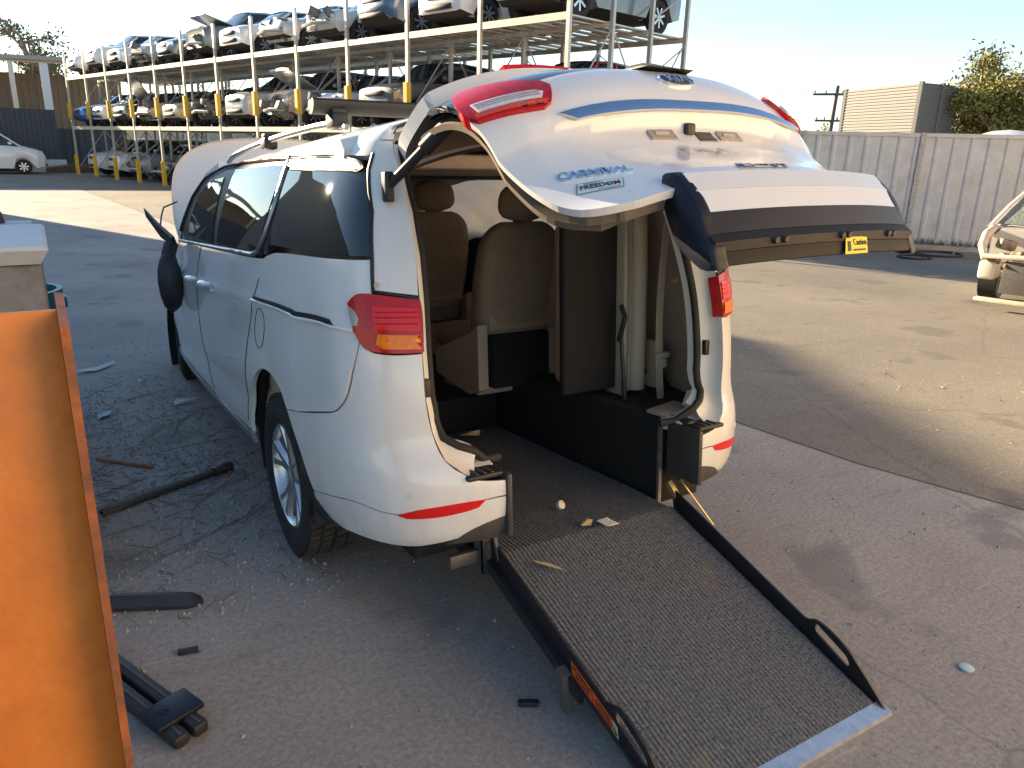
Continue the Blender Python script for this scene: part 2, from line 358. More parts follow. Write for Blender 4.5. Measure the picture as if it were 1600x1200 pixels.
    cr8 = ramp(v3.outputs['Distance'], .0006, .0020, (.5, .5, .5), (0, 0, 0)); col = mix(col, dk.outputs[0], cr8.outputs['Color'])
    l.new(col, b.inputs['Base Color']); b.inputs['Roughness'].default_value = .85
    bp = n.new('ShaderNodeBump'); bp.inputs['Strength'].default_value = .9; bp.inputs['Distance'].default_value = .012; l.new(n2.outputs['Fac'], bp.inputs['Height']); l.new(bp.outputs['Normal'], b.inputs['Normal'])
    return m
ASPH = ground_mat('asphalt_yard', (.30, .272, .222), (.19, .175, .148), (.55, .50, .40), .6, .8)
CONC = ground_mat('concrete_yard', (.45, .43, .41), (.31, .293, .28), (.66, .63, .60), 1.0, .55)
g = mk('ground', [(-400, -400, -.004), (400, -400, -.004), (400, 400, -.004), (-400, 400, -.004)], [(0, 1, 2, 3)], ASPH); tag(g, kind='structure')
# concrete apron with a broken edge towards the asphalt
nb = 60; jy = np.linspace(-30, 30, nb); jx = np.interp(jy, [-30, -6, -.33, .115, .665, 1.27, 6, 30], [5.5, 4.1, 2.58, 2.43, 2.30, 2.224, 1.6, -.5])+nr.randn(nb)*.012
V = [(-40, -30, 0)]+[(x, y, 0) for x, y in zip(jx, jy)]+[(-40, 30, 0)]
sl = mk('concrete_apron', V, [tuple(range(len(V)))], CONC); tag(sl, kind='structure')
jm = MB()
for i in range(nb-1):
    a, b = (jx[i], jy[i]), (jx[i+1], jy[i+1]); w = .008+.008*rng.random()
    jm.add([(a[0], a[1], .003), (a[0]+w, a[1], .003), (b[0]+w, b[1], .003), (b[0], b[1], .003)], [(0, 1, 2, 3)])
tag(jm.build('expansion_joint', M('joint_tar', (.03, .028, .026), .9), flipfix=False), kind='structure')

# buildings that stand outside the picture: the one at the left shades the yard, the rendered wall behind throws warm light back
BR = M('red_brick', (.30, .16, .10), .85, var=.25, vs=30)
def prism(name, pts, z0, z1, mat, parent=None):
    n = len(pts); V = [(*p, z0) for p in pts]+[(*p, z1) for p in pts]
    return mk(name, V, [tuple(range(n-1, -1, -1)), tuple(range(n, 2*n))]+[(i, (i+1) % n, n+(i+1) % n, n+i) for i in range(n)], mat, parent)
WH = 30*math.tan(SUN_EL); E1 = np.array([4.4, 2.9])+30*SUN_AZ; Ed = np.array([-.41, -.912])
E2 = E1+Ed*34
wb = empty('warehouse', (-20, 20, 0), label='tall grey warehouse left of the yard, outside the picture', cat='building')
o = prism('wall', [tuple(E1), tuple(E1+np.array([-14, 7])), tuple(E2+np.array([-14, 7])), tuple(E2)], 0, WH, M('warehouse_sheet', (.20, .20, .21), .6, var=.15, vs=3)); o.parent = wb; o.matrix_parent_inverse = wb.matrix_world.inverted()
wb.location = (0, 0, 0)
yard_wall = prism('yard_office', [(.9, -7.2), (15.4, -3.2), (16.7, -8.0), (2.2, -12.0)], 0, 6.5, M('cream_render', (.82, .64, .43), .8, var=.08, vs=2))
tag(yard_wall, 'cream rendered office block behind the camera, lit by the low sun', 'building')

# ------------------------------------------------------------------ the van
van = empty('people_mover', label='white people mover with raised tailgate and wheelchair ramp let down behind', cat='van')
van.rotation_euler = (-TH, 0, 0)
van.location = tuple(b2w(np.zeros(3)))
ARC = [(1.825+.385*math.cos(a), .47+.385*math.sin(a)) for a in np.linspace(R(-14), R(165), 24)]   # front bottom over the top to the rear
SDR = [(1.833, 1.338), (1.925, 1.232), (1.982, 1.143), (2.056, 1.03), (2.152, .89), (2.213, .776), (2.251, .62), (2.238, .50)]
FDR = [(3.323, 1.335), (3.36, 1.226), (3.395, 1.064), (3.376, .934), (3.30, .72), (3.22, .60), (3.05, .50)]
BSE = [(1.567, .736), (1.219, .793), (1.092, .825), (1.029, .888), (.998, .971), (.976, 1.034), (.963, 1.071)]
TLO = [(.979, 1.107), (1.004, 1.171), (1.012, 1.201), (.973, 1.229), (.906, 1.232)]
TLP = [(1.012, 1.201), (.973, 1.229), (.906, 1.232), (.716, 1.21), (.711, 1.161), (.717, 1.037), (.813, 1.036), (.902, 1.043), (.945, 1.061), (.979, 1.107), (1.004, 1.171)]
OPN = [(.46, .567), (.568, .587), (.623, .616), (.675, .661), (.704, .758), (.72, .867), (.722, 1.033), (.716, 1.21), (.715, 1.35), (.73, 1.5), (.775, 1.65), (.82, 1.74)]
BLOW = [(1.376, .449), (1.074, .494), (.867, .475), (.554, .513), (.462, .517)]
BBOT = [(.466, .435), (.598, .401), (.644, .373), (.765, .345), (.836, .337), (1.099, .345), (1.263, .335), (1.40, .36)]
arc_front = [p for p in ARC if p[0] > 2.0 or p[1] > .75]
i_b = next(i for i, p in enumerate(ARC) if p[0] < 1.60)
def dent(P):
    # buckled quarter behind the wheel arch
    c = np.array([-.985, .52, .93]); d = np.linalg.norm((P-c)*np.array([.6, 1.1, .62]), axis=1)
    k = .042*np.exp(-(d/.11)**2)-.014*np.exp(-((d-.20)/.045)**2)+.006*np.sin(P[:, 2]*38)*np.exp(-(d/.2)**2)
    c2 = np.array([-1.0, .95, 1.24]); d2 = np.linalg.norm(P-c2, axis=1); k = k+.012*np.exp(-(d2/.14)**2)
    Q = P.copy(); Q[:, 0] += k; return Q
q_out = [(1.79, 1.345)]+SDR[1:]+[(2.205, .49)]+[p for p in ARC[2:i_b]]+BSE+TLO+[(.902, 1.25), (.905, 1.347)]
panel('quarter_panel', q_out, F, PAINT, van, step=.035, post=dent, corner=40)
panel('sliding_door', SDR[::-1][:-1]+[(1.835, 1.333)]+[(2.053, 1.322)]+[(3.31, 1.333)]+FDR[1:]+[(2.30, .492)], F, PAINT, van, step=.045, corner=40, gap=.0055)
fd = panel('front_door', FDR[::-1]+[(4.16, 1.345), (4.45, 1.22), (4.62, 1.0), (4.643, .751), (4.48, .60), (3.9, .535)], F, PAINT, van, step=.05, corner=40, gap=.0055)
panel('front_fender', [(4.18, 1.34), (4.47, 1.22), (4.64, 1.0), (4.66, .76), (4.60, .68), (4.72, .84), (4.95, .92), (5.18, .86), (5.32, .72), (5.45, 1.05), (5.2, 1.2), (4.7, 1.3)], F, PAINT, van, step=.06, corner=40)
panel('rocker_sill', [(2.22, .487), (3.05, .497), (3.9, .53), (4.45, .585), (4.45, .54), (3.9, .49), (3.05, .455), (2.18, .44)], F, SATIN, van, step=.05, off=.006, corner=30)
panel('window_surround', [(4.25, 1.347), (4.2, 1.50), (4.10, 1.67), (3.9, 1.742), (3.55, 1.787), (3.075, 1.79), (1.95, 1.737), (1.86, 1.70), (1.80, 1.385), (1.84, 1.338)], F, BLACKP, van, step=.06, off=-.006, corner=40, gap=0)
panel('front_door_glass', [(3.83, 1.354), (3.929, 1.488), (3.947, 1.633), (3.694, 1.703), (3.294, 1.716), (3.01, 1.353)], F, GLASS2, van, step=.06, off=.0, rim=.006)
panel('sliding_door_glass', [(2.897, 1.356), (3.06, 1.745), (2.03, 1.711), (1.985, 1.668), (1.976, 1.402), (2.041, 1.346)], F, GLASS, van, step=.06, off=.001, rim=.006)
qg = panel('quarter_glass', [(1.812, 1.376), (1.895, 1.681), (1.085, 1.640), (1.014, 1.643), (.93, 1.50), (.908, 1.353)], F, GLASS, van, step=.05, off=.002, rim=.012, corner=30)
bt = MB()
def ribbon(path, w, off, fn=F, side=1):
    out = []
    for (u, z) in path:
        p = fn(np.array([u]), np.array([z]))[0]; out.append(p)
    return out
def surf_tube(name, path, r, mat, off=.004, fn=F, mirror=False, n=6, flat=None, parent=van, step=.04, post=None):
    P = []
    for a, b in zip(path[:-1], path[1:]):
        k = max(1, int(math.hypot(b[0]-a[0], b[1]-a[1])/step)); P += [(a[0]+(b[0]-a[0])*t/k, a[1]+(b[1]-a[1])*t/k) for t in range(k)]
    P.append(path[-1]); A = np.array(P); V = fn(A[:, 0], A[:, 1]); c = OUTREF(V); 
    e = 1e-3; N = np.cross(fn(A[:, 0]+e, A[:, 1])-V, fn(A[:, 0], A[:, 1]+e)-V); N /= np.linalg.norm(N, axis=1)[:, None]; N *= np.where((N*c).sum(1) < 0, -1, 1)[:, None]
    V = V+N*off
    if post is not None: V = post(V)
    if mirror: V = V*np.array([-1, 1, 1])
    return MB().tube([tuple(v) for v in V], r, n, flat=flat).build(name, mat, parent, auto=60)
surf_tube('belt_trim', [(4.20, 1.340), (3.093, 1.335), (2.06, 1.330), (1.99, 1.345), (1.92, 1.42), (1.90, 1.55), (1.95, 1.72)], .011, SATIN, .002)
surf_tube('window_top_trim', [(4.22, 1.40), (4.14, 1.62), (3.93, 1.735), (3.55, 1.783), (3.0, 1.778), (1.96, 1.735)], .009, BLACKP, .004)
panel('rail_cover', [(1.957, 1.727), (1.251, 1.688), (1.106, 1.669), (1.068, 1.652), (1.10, 1.645), (1.851, 1.686)], F, PAINT, van, step=.04, off=.004, gap=.001)
surf_tube('rail_cover_gasket', [(1.965, 1.733), (1.251, 1.694), (1.09, 1.672), (1.055, 1.650), (1.10, 1.640), (1.86, 1.681)], .006, BLACKP, .001)
for path in (SDR[1:], FDR, [(4.16, 1.34), (4.45, 1.22), (4.62, 1.0), (4.643, .751), (4.48, .60)]):
    surf_tube('door_gasket', smoothpoly(path, .04, 90)[:-max(1, int(math.hypot(path[-1][0]-path[0][0], path[-1][1]-path[0][1])/.04))], .0042, BLACKP, -.0015, post=dent)
# slider track groove, fuel flap, handles
panel('slide_track', [(1.975, 1.158), (1.106, 1.143), (1.080, 1.124), (1.148, 1.121), (1.972, 1.143)], F, BLACKP, van, step=.02, off=.005, gap=0, rim=.03, post=dent)
surf_tube('slide_track_lip', [(1.985, 1.140), (1.30, 1.124), (1.08, 1.119), (.985, 1.111)], .006, PAINT, .006, post=dent)
fl = [(1.90+.075*math.cos(a)+.04*math.sin(a)*.5, 1.025-.088*math.sin(a)) for a in np.linspace(0, 2*math.pi, 25)[:-1]]
surf_tube('fuel_flap_seam', fl+[fl[0]], .0022, BLACKP, .0002, post=dent)
for k, (u0, u1) in enumerate(((2.86, 3.12), (3.30, 3.56))):
    h = MB(); P = [F(np.array([u0+(u1-u0)*t]), np.array([1.145]))[0]+np.array([-.012-.03*math.sin(math.pi*t)**.6, 0, 0]) for t in np.linspace(0, 1, 9)]
    h.tube(P, [.012, .017, .019, .019, .019, .019, .018, .016, .011], 8, flat=.7); ho = h.build('door_handle', PAINT, van)
    p = F(np.array([u0+.06]), np.array([1.105]))[0]; MB().lathe([(0, .0), (-.008, .012), (-.004, .016), (.01, .016)], p, 'x', 12).build('lock_cover', CHROME, ho)
# black inner shell seen through the gaps and arches
us = np.linspace(1.75, 4.6, 50); zs = np.array([.56, .70, .90, 1.1, 1.31])
for sgn in (-1, 1):
    V = []; Fc = []
    for u in us:
        for z in zs:
            p = F(np.array([u]), np.array([z]))[0]; V.append(((p[0]+.06)*(-sgn), p[1], p[2]))
    for i in range(len(us)-1):
        for k in range(len(zs)-1):
            um = (us[i]+us[i+1])/2; zm = (zs[k]+zs[k+1])/2
            if math.hypot(um-1.825, zm-.47) < .42 or math.hypot(um-4.95, zm-.47) < .42: continue
            Fc.append((i*5+k, (i+1)*5+k, (i+1)*5+k+1, i*5+k+1))
    mk('inner_shell', V, Fc, BLACKP, van)
for sgn in (-1, 1):
    for yc in (1.10, 4.2):
        pr = [(0, .40), (-.25, .40), (-.30, .30), (-.30, 0)] if sgn > 0 else [(0, .40), (.25, .40), (.30, .30), (.30, 0)]
        V = []; n_ = 20
        for a, r in pr:
            for k in range(n_+1):
                t = R(-25)+(R(230))*k/n_; V.append((sgn*.985+a, yc+r*math.cos(t), .47+r*math.sin(t)))
        mk('wheel_well', V, [(i*(n_+1)+k, i*(n_+1)+k+1, (i+1)*(n_+1)+k+1, (i+1)*(n_+1)+k) for i in range(3) for k in range(n_)], M('well_black', (.012, .011, .010), .95), van, smooth=True)
# far side skin
panel('side_skin', [(.90, 1.24), (1.0, 1.07), (1.09, .83), (1.55, .74)]+ARC[::-1][6:]+[(2.24, .46), (4.45, .5), (4.6, .70), (4.95, .9), (5.35, .72), (5.45, 1.05), (4.3, 1.34), (.905, 1.345)], F, PAINT, van, step=.08, mirror=True, corner=40, gap=0)
panel('side_glass', [(4.2, 1.36), (4.08, 1.66), (3.5, 1.77), (1.9, 1.715), (1.02, 1.65), (.92, 1.36)], F, CLEARG, van, step=.08, mirror=True, corner=30)
# bumper corners, tail lamps, D pillars on both sides
for mir in (False, True):
    sg = 1 if mir else -1
    panel('bumper_cover', BSE[::-1][::1][::-1][:]+[(.945, 1.055), (.902, 1.038), (.813, 1.031), (.722, 1.033)]+OPN[5:0:-1]+[(.46, .575), (.462, .519)]+BLOW[::-1][1:]+[(1.435, .56), (1.50, .65)], F, PAINT, van, step=.03, mirror=mir, corner=38)
    panel('bumper_lower', BLOW+BBOT, F, PAINT, van, step=.03, mirror=mir, corner=38)
    panel('bumper_valance', [(.60, .408), (.50, .438), (.462, .445), (.462, .35), (.55, .345), (.70, .345)], F, GREYP, van, step=.03, mirror=mir, off=.003, corner=30)
    panel('reflector', [(.867, .473), (.794, .495), (.65, .512), (.552, .516), (.578, .490), (.707, .468), (.834, .462)], F, REDL, van, step=.03, mirror=mir, off=.004, rim=.006, gap=0)
    panel('d_pillar', [(.902, 1.247), (.72, 1.225), (.715, 1.35), (.73, 1.5), (.775, 1.65), (.83, 1.745), (1.006, 1.745), (1.006, 1.642), (.93, 1.505), (.905, 1.36)], F, PAINT, van, step=.03, mirror=mir, corner=40, gap=.001)
    surf_tube('pillar_gasket', [(1.010, 1.70), (1.012, 1.644), (.925, 1.505), (.903, 1.35), (.897, 1.242), (.72, 1.217)], .007, BLACKP, .002, mirror=mir)
    tl = panel('tail_lamp', TLP, F, RED, van, step=.02, mirror=mir, off=.012, rim=.05, gap=0)
    panel('red_reflector_bands', [(.90, 1.19), (.727, 1.182), (.725, 1.108), (.89, 1.115)], F, REDL, tl, step=.02, mirror=mir, off=.016, rim=.004, gap=0)
    panel('amber_segment', [(.878, 1.100), (.728, 1.094), (.724, 1.048), (.861, 1.052), (.885, 1.068)], F, AMBER, tl, step=.015, mirror=mir, off=.0165, rim=.005, gap=0)
    panel('clear_segment', [(1.006, 1.192), (.975, 1.176), (.955, 1.150), (.962, 1.128), (.985, 1.126), (.999, 1.165)], F, M('smoked_lens', (.34, .33, .34), .15, coat=.6), tl, step=.015, mirror=mir, off=.0155, rim=.004, gap=0)
    for zb in (1.135, 1.155, 1.172):
        surf_tube('lens_rib', [(.885, zb), (.73, zb-.003)], .0025, RED, .0172, mirror=mir, parent=tl)
    # lamp side towards the opening
    # sensor, bolt, latch bump
    p = F(np.array([.811]), np.array([.548]))[0]*np.array([-sg, 1, 1]); N_ = Vector((sg*.55, -.83, 0))
    MB().tube([Vector(p)-N_*.004, Vector(p)+N_*.0025], .011, 14).build('parking_sensor', M('sensor_ring', (.62, .61, .59), .4), van)
    p = F(np.array([.88]), np.array([1.262]))[0]*np.array([-sg, 1, 1]); N_ = Vector((sg*.6, -.8, 0))
    MB().tube([Vector(p)-N_*.01, Vector(p)+N_*.008], [.011, .009], 10).build('pillar_bolt', M('bolt_cream', (.55, .48, .36), .4), van)
    # flange ring of the tailgate opening: outer lip -> gutter -> inner lip
    A = np.array(smoothpoly(OPN+[(5, 5)], .03)[:0] or OPN)
    path = []
    for a, b in zip(OPN[1:-1], OPN[2:]):
        k = max(1, int(math.hypot(b[0]-a[0], b[1]-a[1])/.03)); path += [(a[0]+(b[0]-a[0])*t/k, a[1]+(b[1]-a[1])*t/k) for t in range(k)]
    path.append(OPN[-1]); A = np.array(path); V0 = F(A[:, 0], A[:, 1])
    rows = []; zt = np.clip((V0[:, 2]-.6)/1.1, 0, 1)
    for ins, fw in ((0, 0), (.004, .02), (.012, .05), (.035, .075), (.06, .083), (.068, .10), (.074, .14)):
        lowk = np.clip((.80-V0[:, 2])/.2, 0, 1)
        W = V0.copy(); W[:, 0] += ins*(1-.5*lowk); W[:, 1] += fw; W[:, 2] += lowk*ins*1.2
        rows.append(W)
    V = np.concatenate(rows); n_ = len(A)
    if mir: V = V*np.array([-1, 1, 1])
    mk('opening_flange', V, [(i*n_+k, i*n_+k+1, (i+1)*n_+k+1, (i+1)*n_+k) for i in range(len(rows)-1) for k in range(n_-1)], FLANGE, van, smooth=True)
    # weather seal
    W = rows[4].copy(); W[:, 1] += .012
    if mir: W = W*np.array([-1, 1, 1])
    P = [tuple(w) for w in W]
    # sill end runs inwards
    P = [(sg*.40, .20, .60), (sg*.47, .18, .605)]+P
    P += [(sg*.56, P[-1][1]+.02, 1.735), (sg*.40, P[-1][1]+.03, 1.752), (0, P[-1][1]+.04, 1.760)]
    MB().tube(P, .017, 8).build('door_seal', RUBBER, van, auto=60)
    # latch block on the flange
    p = rows[3][np.argmin(np.abs(V0[:, 2]-.90))]*np.array([-sg, 1, 1]); MB().rbox((p[0]-.012, p[1]-.02, p[2]-.035), (p[0]+.012, p[1]+.005, p[2]+.03), .004).build('side_buffer', BLACKP, van)
    # bumper end: step pad, black inner cover, sill
    st = MB().rbox((min(sg*.475, sg*.615), .036, .588), (max(sg*.475, sg*.615), .130, .606), .006); stp = st.build('step_pad', BLACKP, van)
    for k in range(3):
        x = sg*(.515+.03*k); MB().rbox((x-.006, .040, .606), (x+.006, .115, .611), .002).build('tread_rib', GREYP, stp)
    e_ = MB().rbox((min(sg*.450, sg*.474), .012, .36), (max(sg*.450, sg*.474), .21, .60), .012); e_.build('bumper_end_cap', M('cap_dark', (.045, .043, .042), .5, var=.2, vs=14), van)
    sl_ = MB().loft([[(sg*.46, .13, .575), (sg*.46, .135, .60), (sg*.46, .20, .615), (sg*.46, .26, .60), (sg*.46, .26, .55)], [(sg*.60, .14, .59), (sg*.60, .145, .615), (sg*.60, .215, .64), (sg*.60, .28, .63), (sg*.60, .28, .55)], [(sg*.69, .19, .66), (sg*.685, .20, .68), (sg*.67, .26, .70), (sg*.65, .30, .69), (sg*.65, .30, .56)]])
    sl_.build('sill_end', FLANGE, van, auto=50)
    sp_ = MB().rbox((min(sg*.46, sg*.63), .225, .612), (max(sg*.46, sg*.63), .36, .628), .006, rot=Matrix.Rotation(-sg*.12, 3, 'Y')); sp_.build('scuff_plate', BEIGE, van)
# roof
rf = []; ys = np.concatenate([np.linspace(.62, 1.0, 8), np.linspace(1.1, 3.1, 21), np.linspace(3.2, 3.45, 4)])
Vr = []
zl = lambda u: np.interp(u, [.98, 1.08, 1.405, 2.02, 3.59, 4.2], [1.72, 1.695, 1.712, 1.746, 1.795, 1.76])
for y in ys:
    u = float(np.interp(y, PCC[200:, 1], PL[200:])); zz = np.linspace(min(zl(u-.0), 1.80), 1.838, 9); row = []
    for z in zz:
        p = F(np.array([u]), np.array([z]))[0]; lift = 0; row.append((p[0], y, z))
    xe = row[-1][0]; dr_ = -.05*np.clip((.95-y)/.35, 0, 1)**2-.16*np.clip((y-2.75)/.7, 0, 1)**2
    for t in (.8, .6, .4, .2, 0): row.append((xe*t, y, 1.838+.02*(1-t*t)))
    row = [(x, yy, z+dr_*min(1, (z-zz[0])/.05+.0)) for x, yy, z in row]
    row += [(-x, yy, z) for x, yy, z in row[-2::-1]]; Vr.append(row)
rm = MB().loft(Vr, closed=False); rm.build('roof', PAINT, van, auto=60)
for mir in (False, True):
    panel('roof_corner', [(.825, 1.748), (1.0, 1.748), (1.012, 1.70), (1.08, 1.693), (1.46, 1.714), (1.46, 1.838), (1.1, 1.838), (.90, 1.825), (.85, 1.79)], F, PAINT, van, step=.03, off=.003, gap=0, rim=.03, mirror=mir, corner=40)
# roof rear header across the opening
hd = []
for x in np.linspace(-.80, .80, 25):
    k = 1-(x/.80)**2; z = 1.742+.06*k**.7; y = .62-.06*k+.0
    hd.append([(x, y+.02, z+.025), (x, y-.03, z+.012), (x, y-.06, z-.025), (x, y-.05, z-.05), (x, y+.05, z-.06), (x, y+.06, z)])
MB().loft(hd).build('roof_header', FLANGE, van, auto=50)
for x in (-.42, .42):
    MB().rbox((x-.05, .53, 1.775), (x+.05, .60, 1.80), .004).box((x-.055, .535, 1.74), (x-.04, .56, 1.79)).box((x+.04, .535, 1.74), (x+.055, .56, 1.79)).build('hinge_bracket', FLANGE, van)
# roof rails and cross bars
for sg in (-1, 1):
    P = [(sg*(.70+.0*t), y, 1.825+.045*math.sin(math.pi*t)**.35) for t, y in zip(np.linspace(0, 1, 15), np.linspace(.80, 3.0, 15))]
    MB().tube(P, [.012]+[.016]*13+[.012], 8).build('roof_rail', SATIN, van)
    for yb in (.90, 1.98):
        b_ = MB().rbox((sg*.70-.035, yb-.045, 1.825), (sg*.70+.035, yb+.045, 1.885), .012).rbox((sg*.70-.03, yb-.03, 1.875), (sg*.70+.03, yb+.03, 1.905), .01); b_.build('rack_foot', BLACKP, van)
for yb, x0, x1 in ((.90, -.80, .80),):
    MB().tube([(x0, yb, 1.908), (0, yb, 1.914), (x1, yb, 1.908)], .021, 10, flat=1.7).build('cross_bar', BLACKP, van)
# bonnet, lifted
def bon(a, b):
    ang = R(72); x = a; L_ = b; c = .10*(np.abs(x)/.8)**2.2+.06*(L_/.9)**2
    y = 4.22+L_*math.cos(ang)+c*math.sin(ang)*1.0; z = 1.22+L_*math.sin(ang)-c*math.cos(ang)
    return np.stack([x, y, z], -1)
bo = panel('bonnet', [(-.84, .04), (-.86, .35), (-.80, .70), (-.62, .88), (-.3, .95), (.3, .95), (.62, .88), (.80, .70), (.86, .35), (.84, .04)], lambda u, v: bon(u, v), PAINT, van, step=.07, rim=.03)
ws = mk('windscreen', [tuple(F(np.array([4.2]), np.array([1.36]))[0]+[.05, .0, 0]), (-.70, 3.40, 1.80), (.70, 3.40, 1.80), tuple(F(np.array([4.2]), np.array([1.36]))[0]*[-1, 1, 1]+[-.05, 0, 0])], [(0, 1, 2, 3)], GLASS2, van)
for sg in (-1, 1):
    MB().tube([(sg*.93, 3.55, 1.36), (sg*.86, 3.50, 1.55), (sg*.75, 3.38, 1.76), (sg*.70, 3.2, 1.815)], [.04, .035, .03, .03], 8).build('a_pillar', PAINT, van)
mk('cowl', [(-.95, 3.5, 1.34), (.95, 3.5, 1.34), (.88, 4.3, 1.2), (-.88, 4.3, 1.2)], [(0, 1, 2, 3)], BLACKP, van)
MB().rbox((-.85, 4.2, .45), (.85, 4.95, 1.05), .12).build('engine_bay', BLACKP, van)
# broken door mirror hanging on its cable
mr = MB().loft([[(-1.03, 3.30, 1.30), (-1.045, 3.31, 1.36), (-1.02, 3.34, 1.37), (-1.0, 3.34, 1.30)], [(-1.08, 3.52, 1.36), (-1.095, 3.54, 1.45), (-1.07, 3.58, 1.45), (-1.06, 3.56, 1.36)], [(-1.13, 3.78, 1.50), (-1.135, 3.80, 1.56), (-1.13, 3.81, 1.56), (-1.125, 3.80, 1.51)]])
mir_o = mr.build('door_mirror', BLACKP, van)
MB().tube([(-1.05, 3.30, 1.32), (-1.08, 3.26, 1.25), (-1.07, 3.25, 1.20)], .045, 10).build('mirror_pivot', BLACKP, mir_o)
rot = Matrix.Rotation(R(12), 3, 'X')
V = []; 
hs = MB()
secs = []
for t, rx, ry in ((-.15, .02, .04), (-.13, .05, .075), (-.07, .075, .10), (.0, .085, .112), (.07, .075, .105), (.12, .05, .075), (.14, .02, .03)):
    secs.append([(-1.09+rx*.8*math.cos(a)-.02*math.sin(a*2), 3.25+ry*.92*math.sin(a), 1.07+t*1.2-.03*math.sin(a)) for a in np.linspace(0, 2*math.pi, 15)[:-1]])
hs.loft(secs).build('mirror_housing', BLACKP, mir_o, auto=60)
MB().tube([(-1.08, 3.5, 1.42), (-1.04, 3.7, 1.50), (-1.0, 3.85, 1.56), (-.9, 3.9, 1.6)], .006, 5).build('mirror_cable', BLACKP, mir_o)

# tailgate, lifted
tg = empty('tailgate'); tg.parent = van
OUT_BAK = OUTREF
def OUTREF(V3): return np.tile(np.array([0, -.55, .83]), (len(V3), 1))
TGM = bpy.data.materials['van_white'].copy(); TGM.name = 'tailgate_white'
nt = TGM.node_tree; n = nt.nodes; l = nt.links; b = n['Principled BSDF']     # dirt where the plate used to be
tc = n.new('ShaderNodeTexCoord'); pc = T(np.array([-.01]), np.array([.985]))[0]
sb_ = n.new('ShaderNodeVectorMath'); sb_.operation = 'SUBTRACT'; sb_.inputs[1].default_value = tuple(pc); l.new(tc.outputs['Object'], sb_.inputs[0])
sc_ = n.new('ShaderNodeVectorMath'); sc_.operation = 'MULTIPLY'; sc_.inputs[1].default_value = (7.5, 22, 22); l.new(sb_.outputs[0], sc_.inputs[0])
ln_ = n.new('ShaderNodeVectorMath'); ln_.operation = 'LENGTH'; l.new(sc_.outputs[0], ln_.inputs[0])
nz = n.new('ShaderNodeTexNoise'); nz.inputs['Scale'].default_value = 38; nz.inputs['Detail'].default_value = 6; l.new(tc.outputs['Object'], nz.inputs['Vector'])
ma = n.new('ShaderNodeMath'); ma.operation = 'MULTIPLY_ADD'; ma.inputs[1].default_value = 3.2; ma.inputs[2].default_value = -1.35; l.new(nz.outputs['Fac'], ma.inputs[0])
mb_ = n.new('ShaderNodeMath'); mb_.operation = 'SUBTRACT'; l.new(ma.outputs[0], mb_.inputs[0]); 
mc_ = n.new('ShaderNodeMath'); mc_.operation = 'MULTIPLY'; mc_.inputs[1].default_value = .75; l.new(ln_.outputs['Value'], mc_.inputs[0]); l.new(mc_.outputs[0], mb_.inputs[1])
md_ = n.new('ShaderNodeMapRange'); md_.inputs['From Min'].default_value = -.35; md_.inputs['From Max'].default_value = .25; l.new(mb_.outputs[0], md_.inputs['Value'])
old = b.inputs['Base Color'].links[0].from_socket
mx = n.new('ShaderNodeMix'); mx.data_type = 'RGBA'; l.new(md_.outputs['Result'], mx.inputs[0]); l.new(old, mx.inputs[6]); mx.inputs[7].default_value = (.05, .045, .04, 1); l.new(mx.outputs[2], b.inputs['Base Color'])
TE = [(-.71, .735), (-.685, .928), (-.67, 1.071), (-.655, 1.139), (-.62, 1.195), (-.55, 1.235), (-.45, 1.25), (0, 1.255)]
tg_lo = [(-.715, .70)]+TE+[(-x, s) for x, s in TE[-2::-1]]+[(.715, .70), (.5, .64), (0, .60), (-.5, .64)]
panel('lower_skin', tg_lo, T, TGM, tg, step=.02, gap=0, rim=.022, corner=35)
panel('rear_window', [(-.66, .30), (-.70, .45), (-.715, .70), (-.5, .64), (0, .60), (.5, .64), (.715, .70), (.70, .45), (.66, .30), (0, .25)], T, GLASS, tg, step=.05, gap=.002, rim=.02, off=-.002, corner=30)
panel('spoiler', [(-.62, .0), (-.68, .12), (-.67, .31), (0, .26), (.67, .31), (.68, .12), (.62, .0), (0, -.0)], lambda x, s: t2b(T0(x, s, inn=-.075*np.clip(s/.26, 0, 1)**1.5)), PAINT, tg, step=.05, gap=.0, rim=.05, corner=30)
surf_kw = dict(parent=tg, fn=T)
# inner trim
def TI(x, s): return t2b(T0(x, s, rec=False, inn=.075))
ti = [(-.60, .05), (-.66, .30), (-.67, .70), (-.65, .92), (-.63, 1.09), (-.56, 1.19), (.56, 1.19), (.63, 1.09), (.65, .92), (.67, .70), (.66, .30), (.60, .05)]
panel('inner_trim', ti, TI, M('tailgate_trim', (.13, .10, .075), .7, var=.1), tg, step=.06, gap=0, rim=.02, corner=30)
panel('bottom_flange', [(-.63, 1.13), (-.61, 1.18), (-.55, 1.215), (-.44, 1.235), (.44, 1.235), (.55, 1.215), (.61, 1.18), (.63, 1.13)], lambda x, s: t2b(T0(x, s, rec=False, inn=.030)), M('flange_brown', (.16, .13, .10), .6), tg, step=.05, gap=0, rim=.03, corner=30)
LAMP = [(-.695, .56), (-.655, .515), (-.625, .544), (-.485, .671), (-.475, .70), (-.505, .765), (-.53, .776), (-.70, .728), (-.72, .675)]
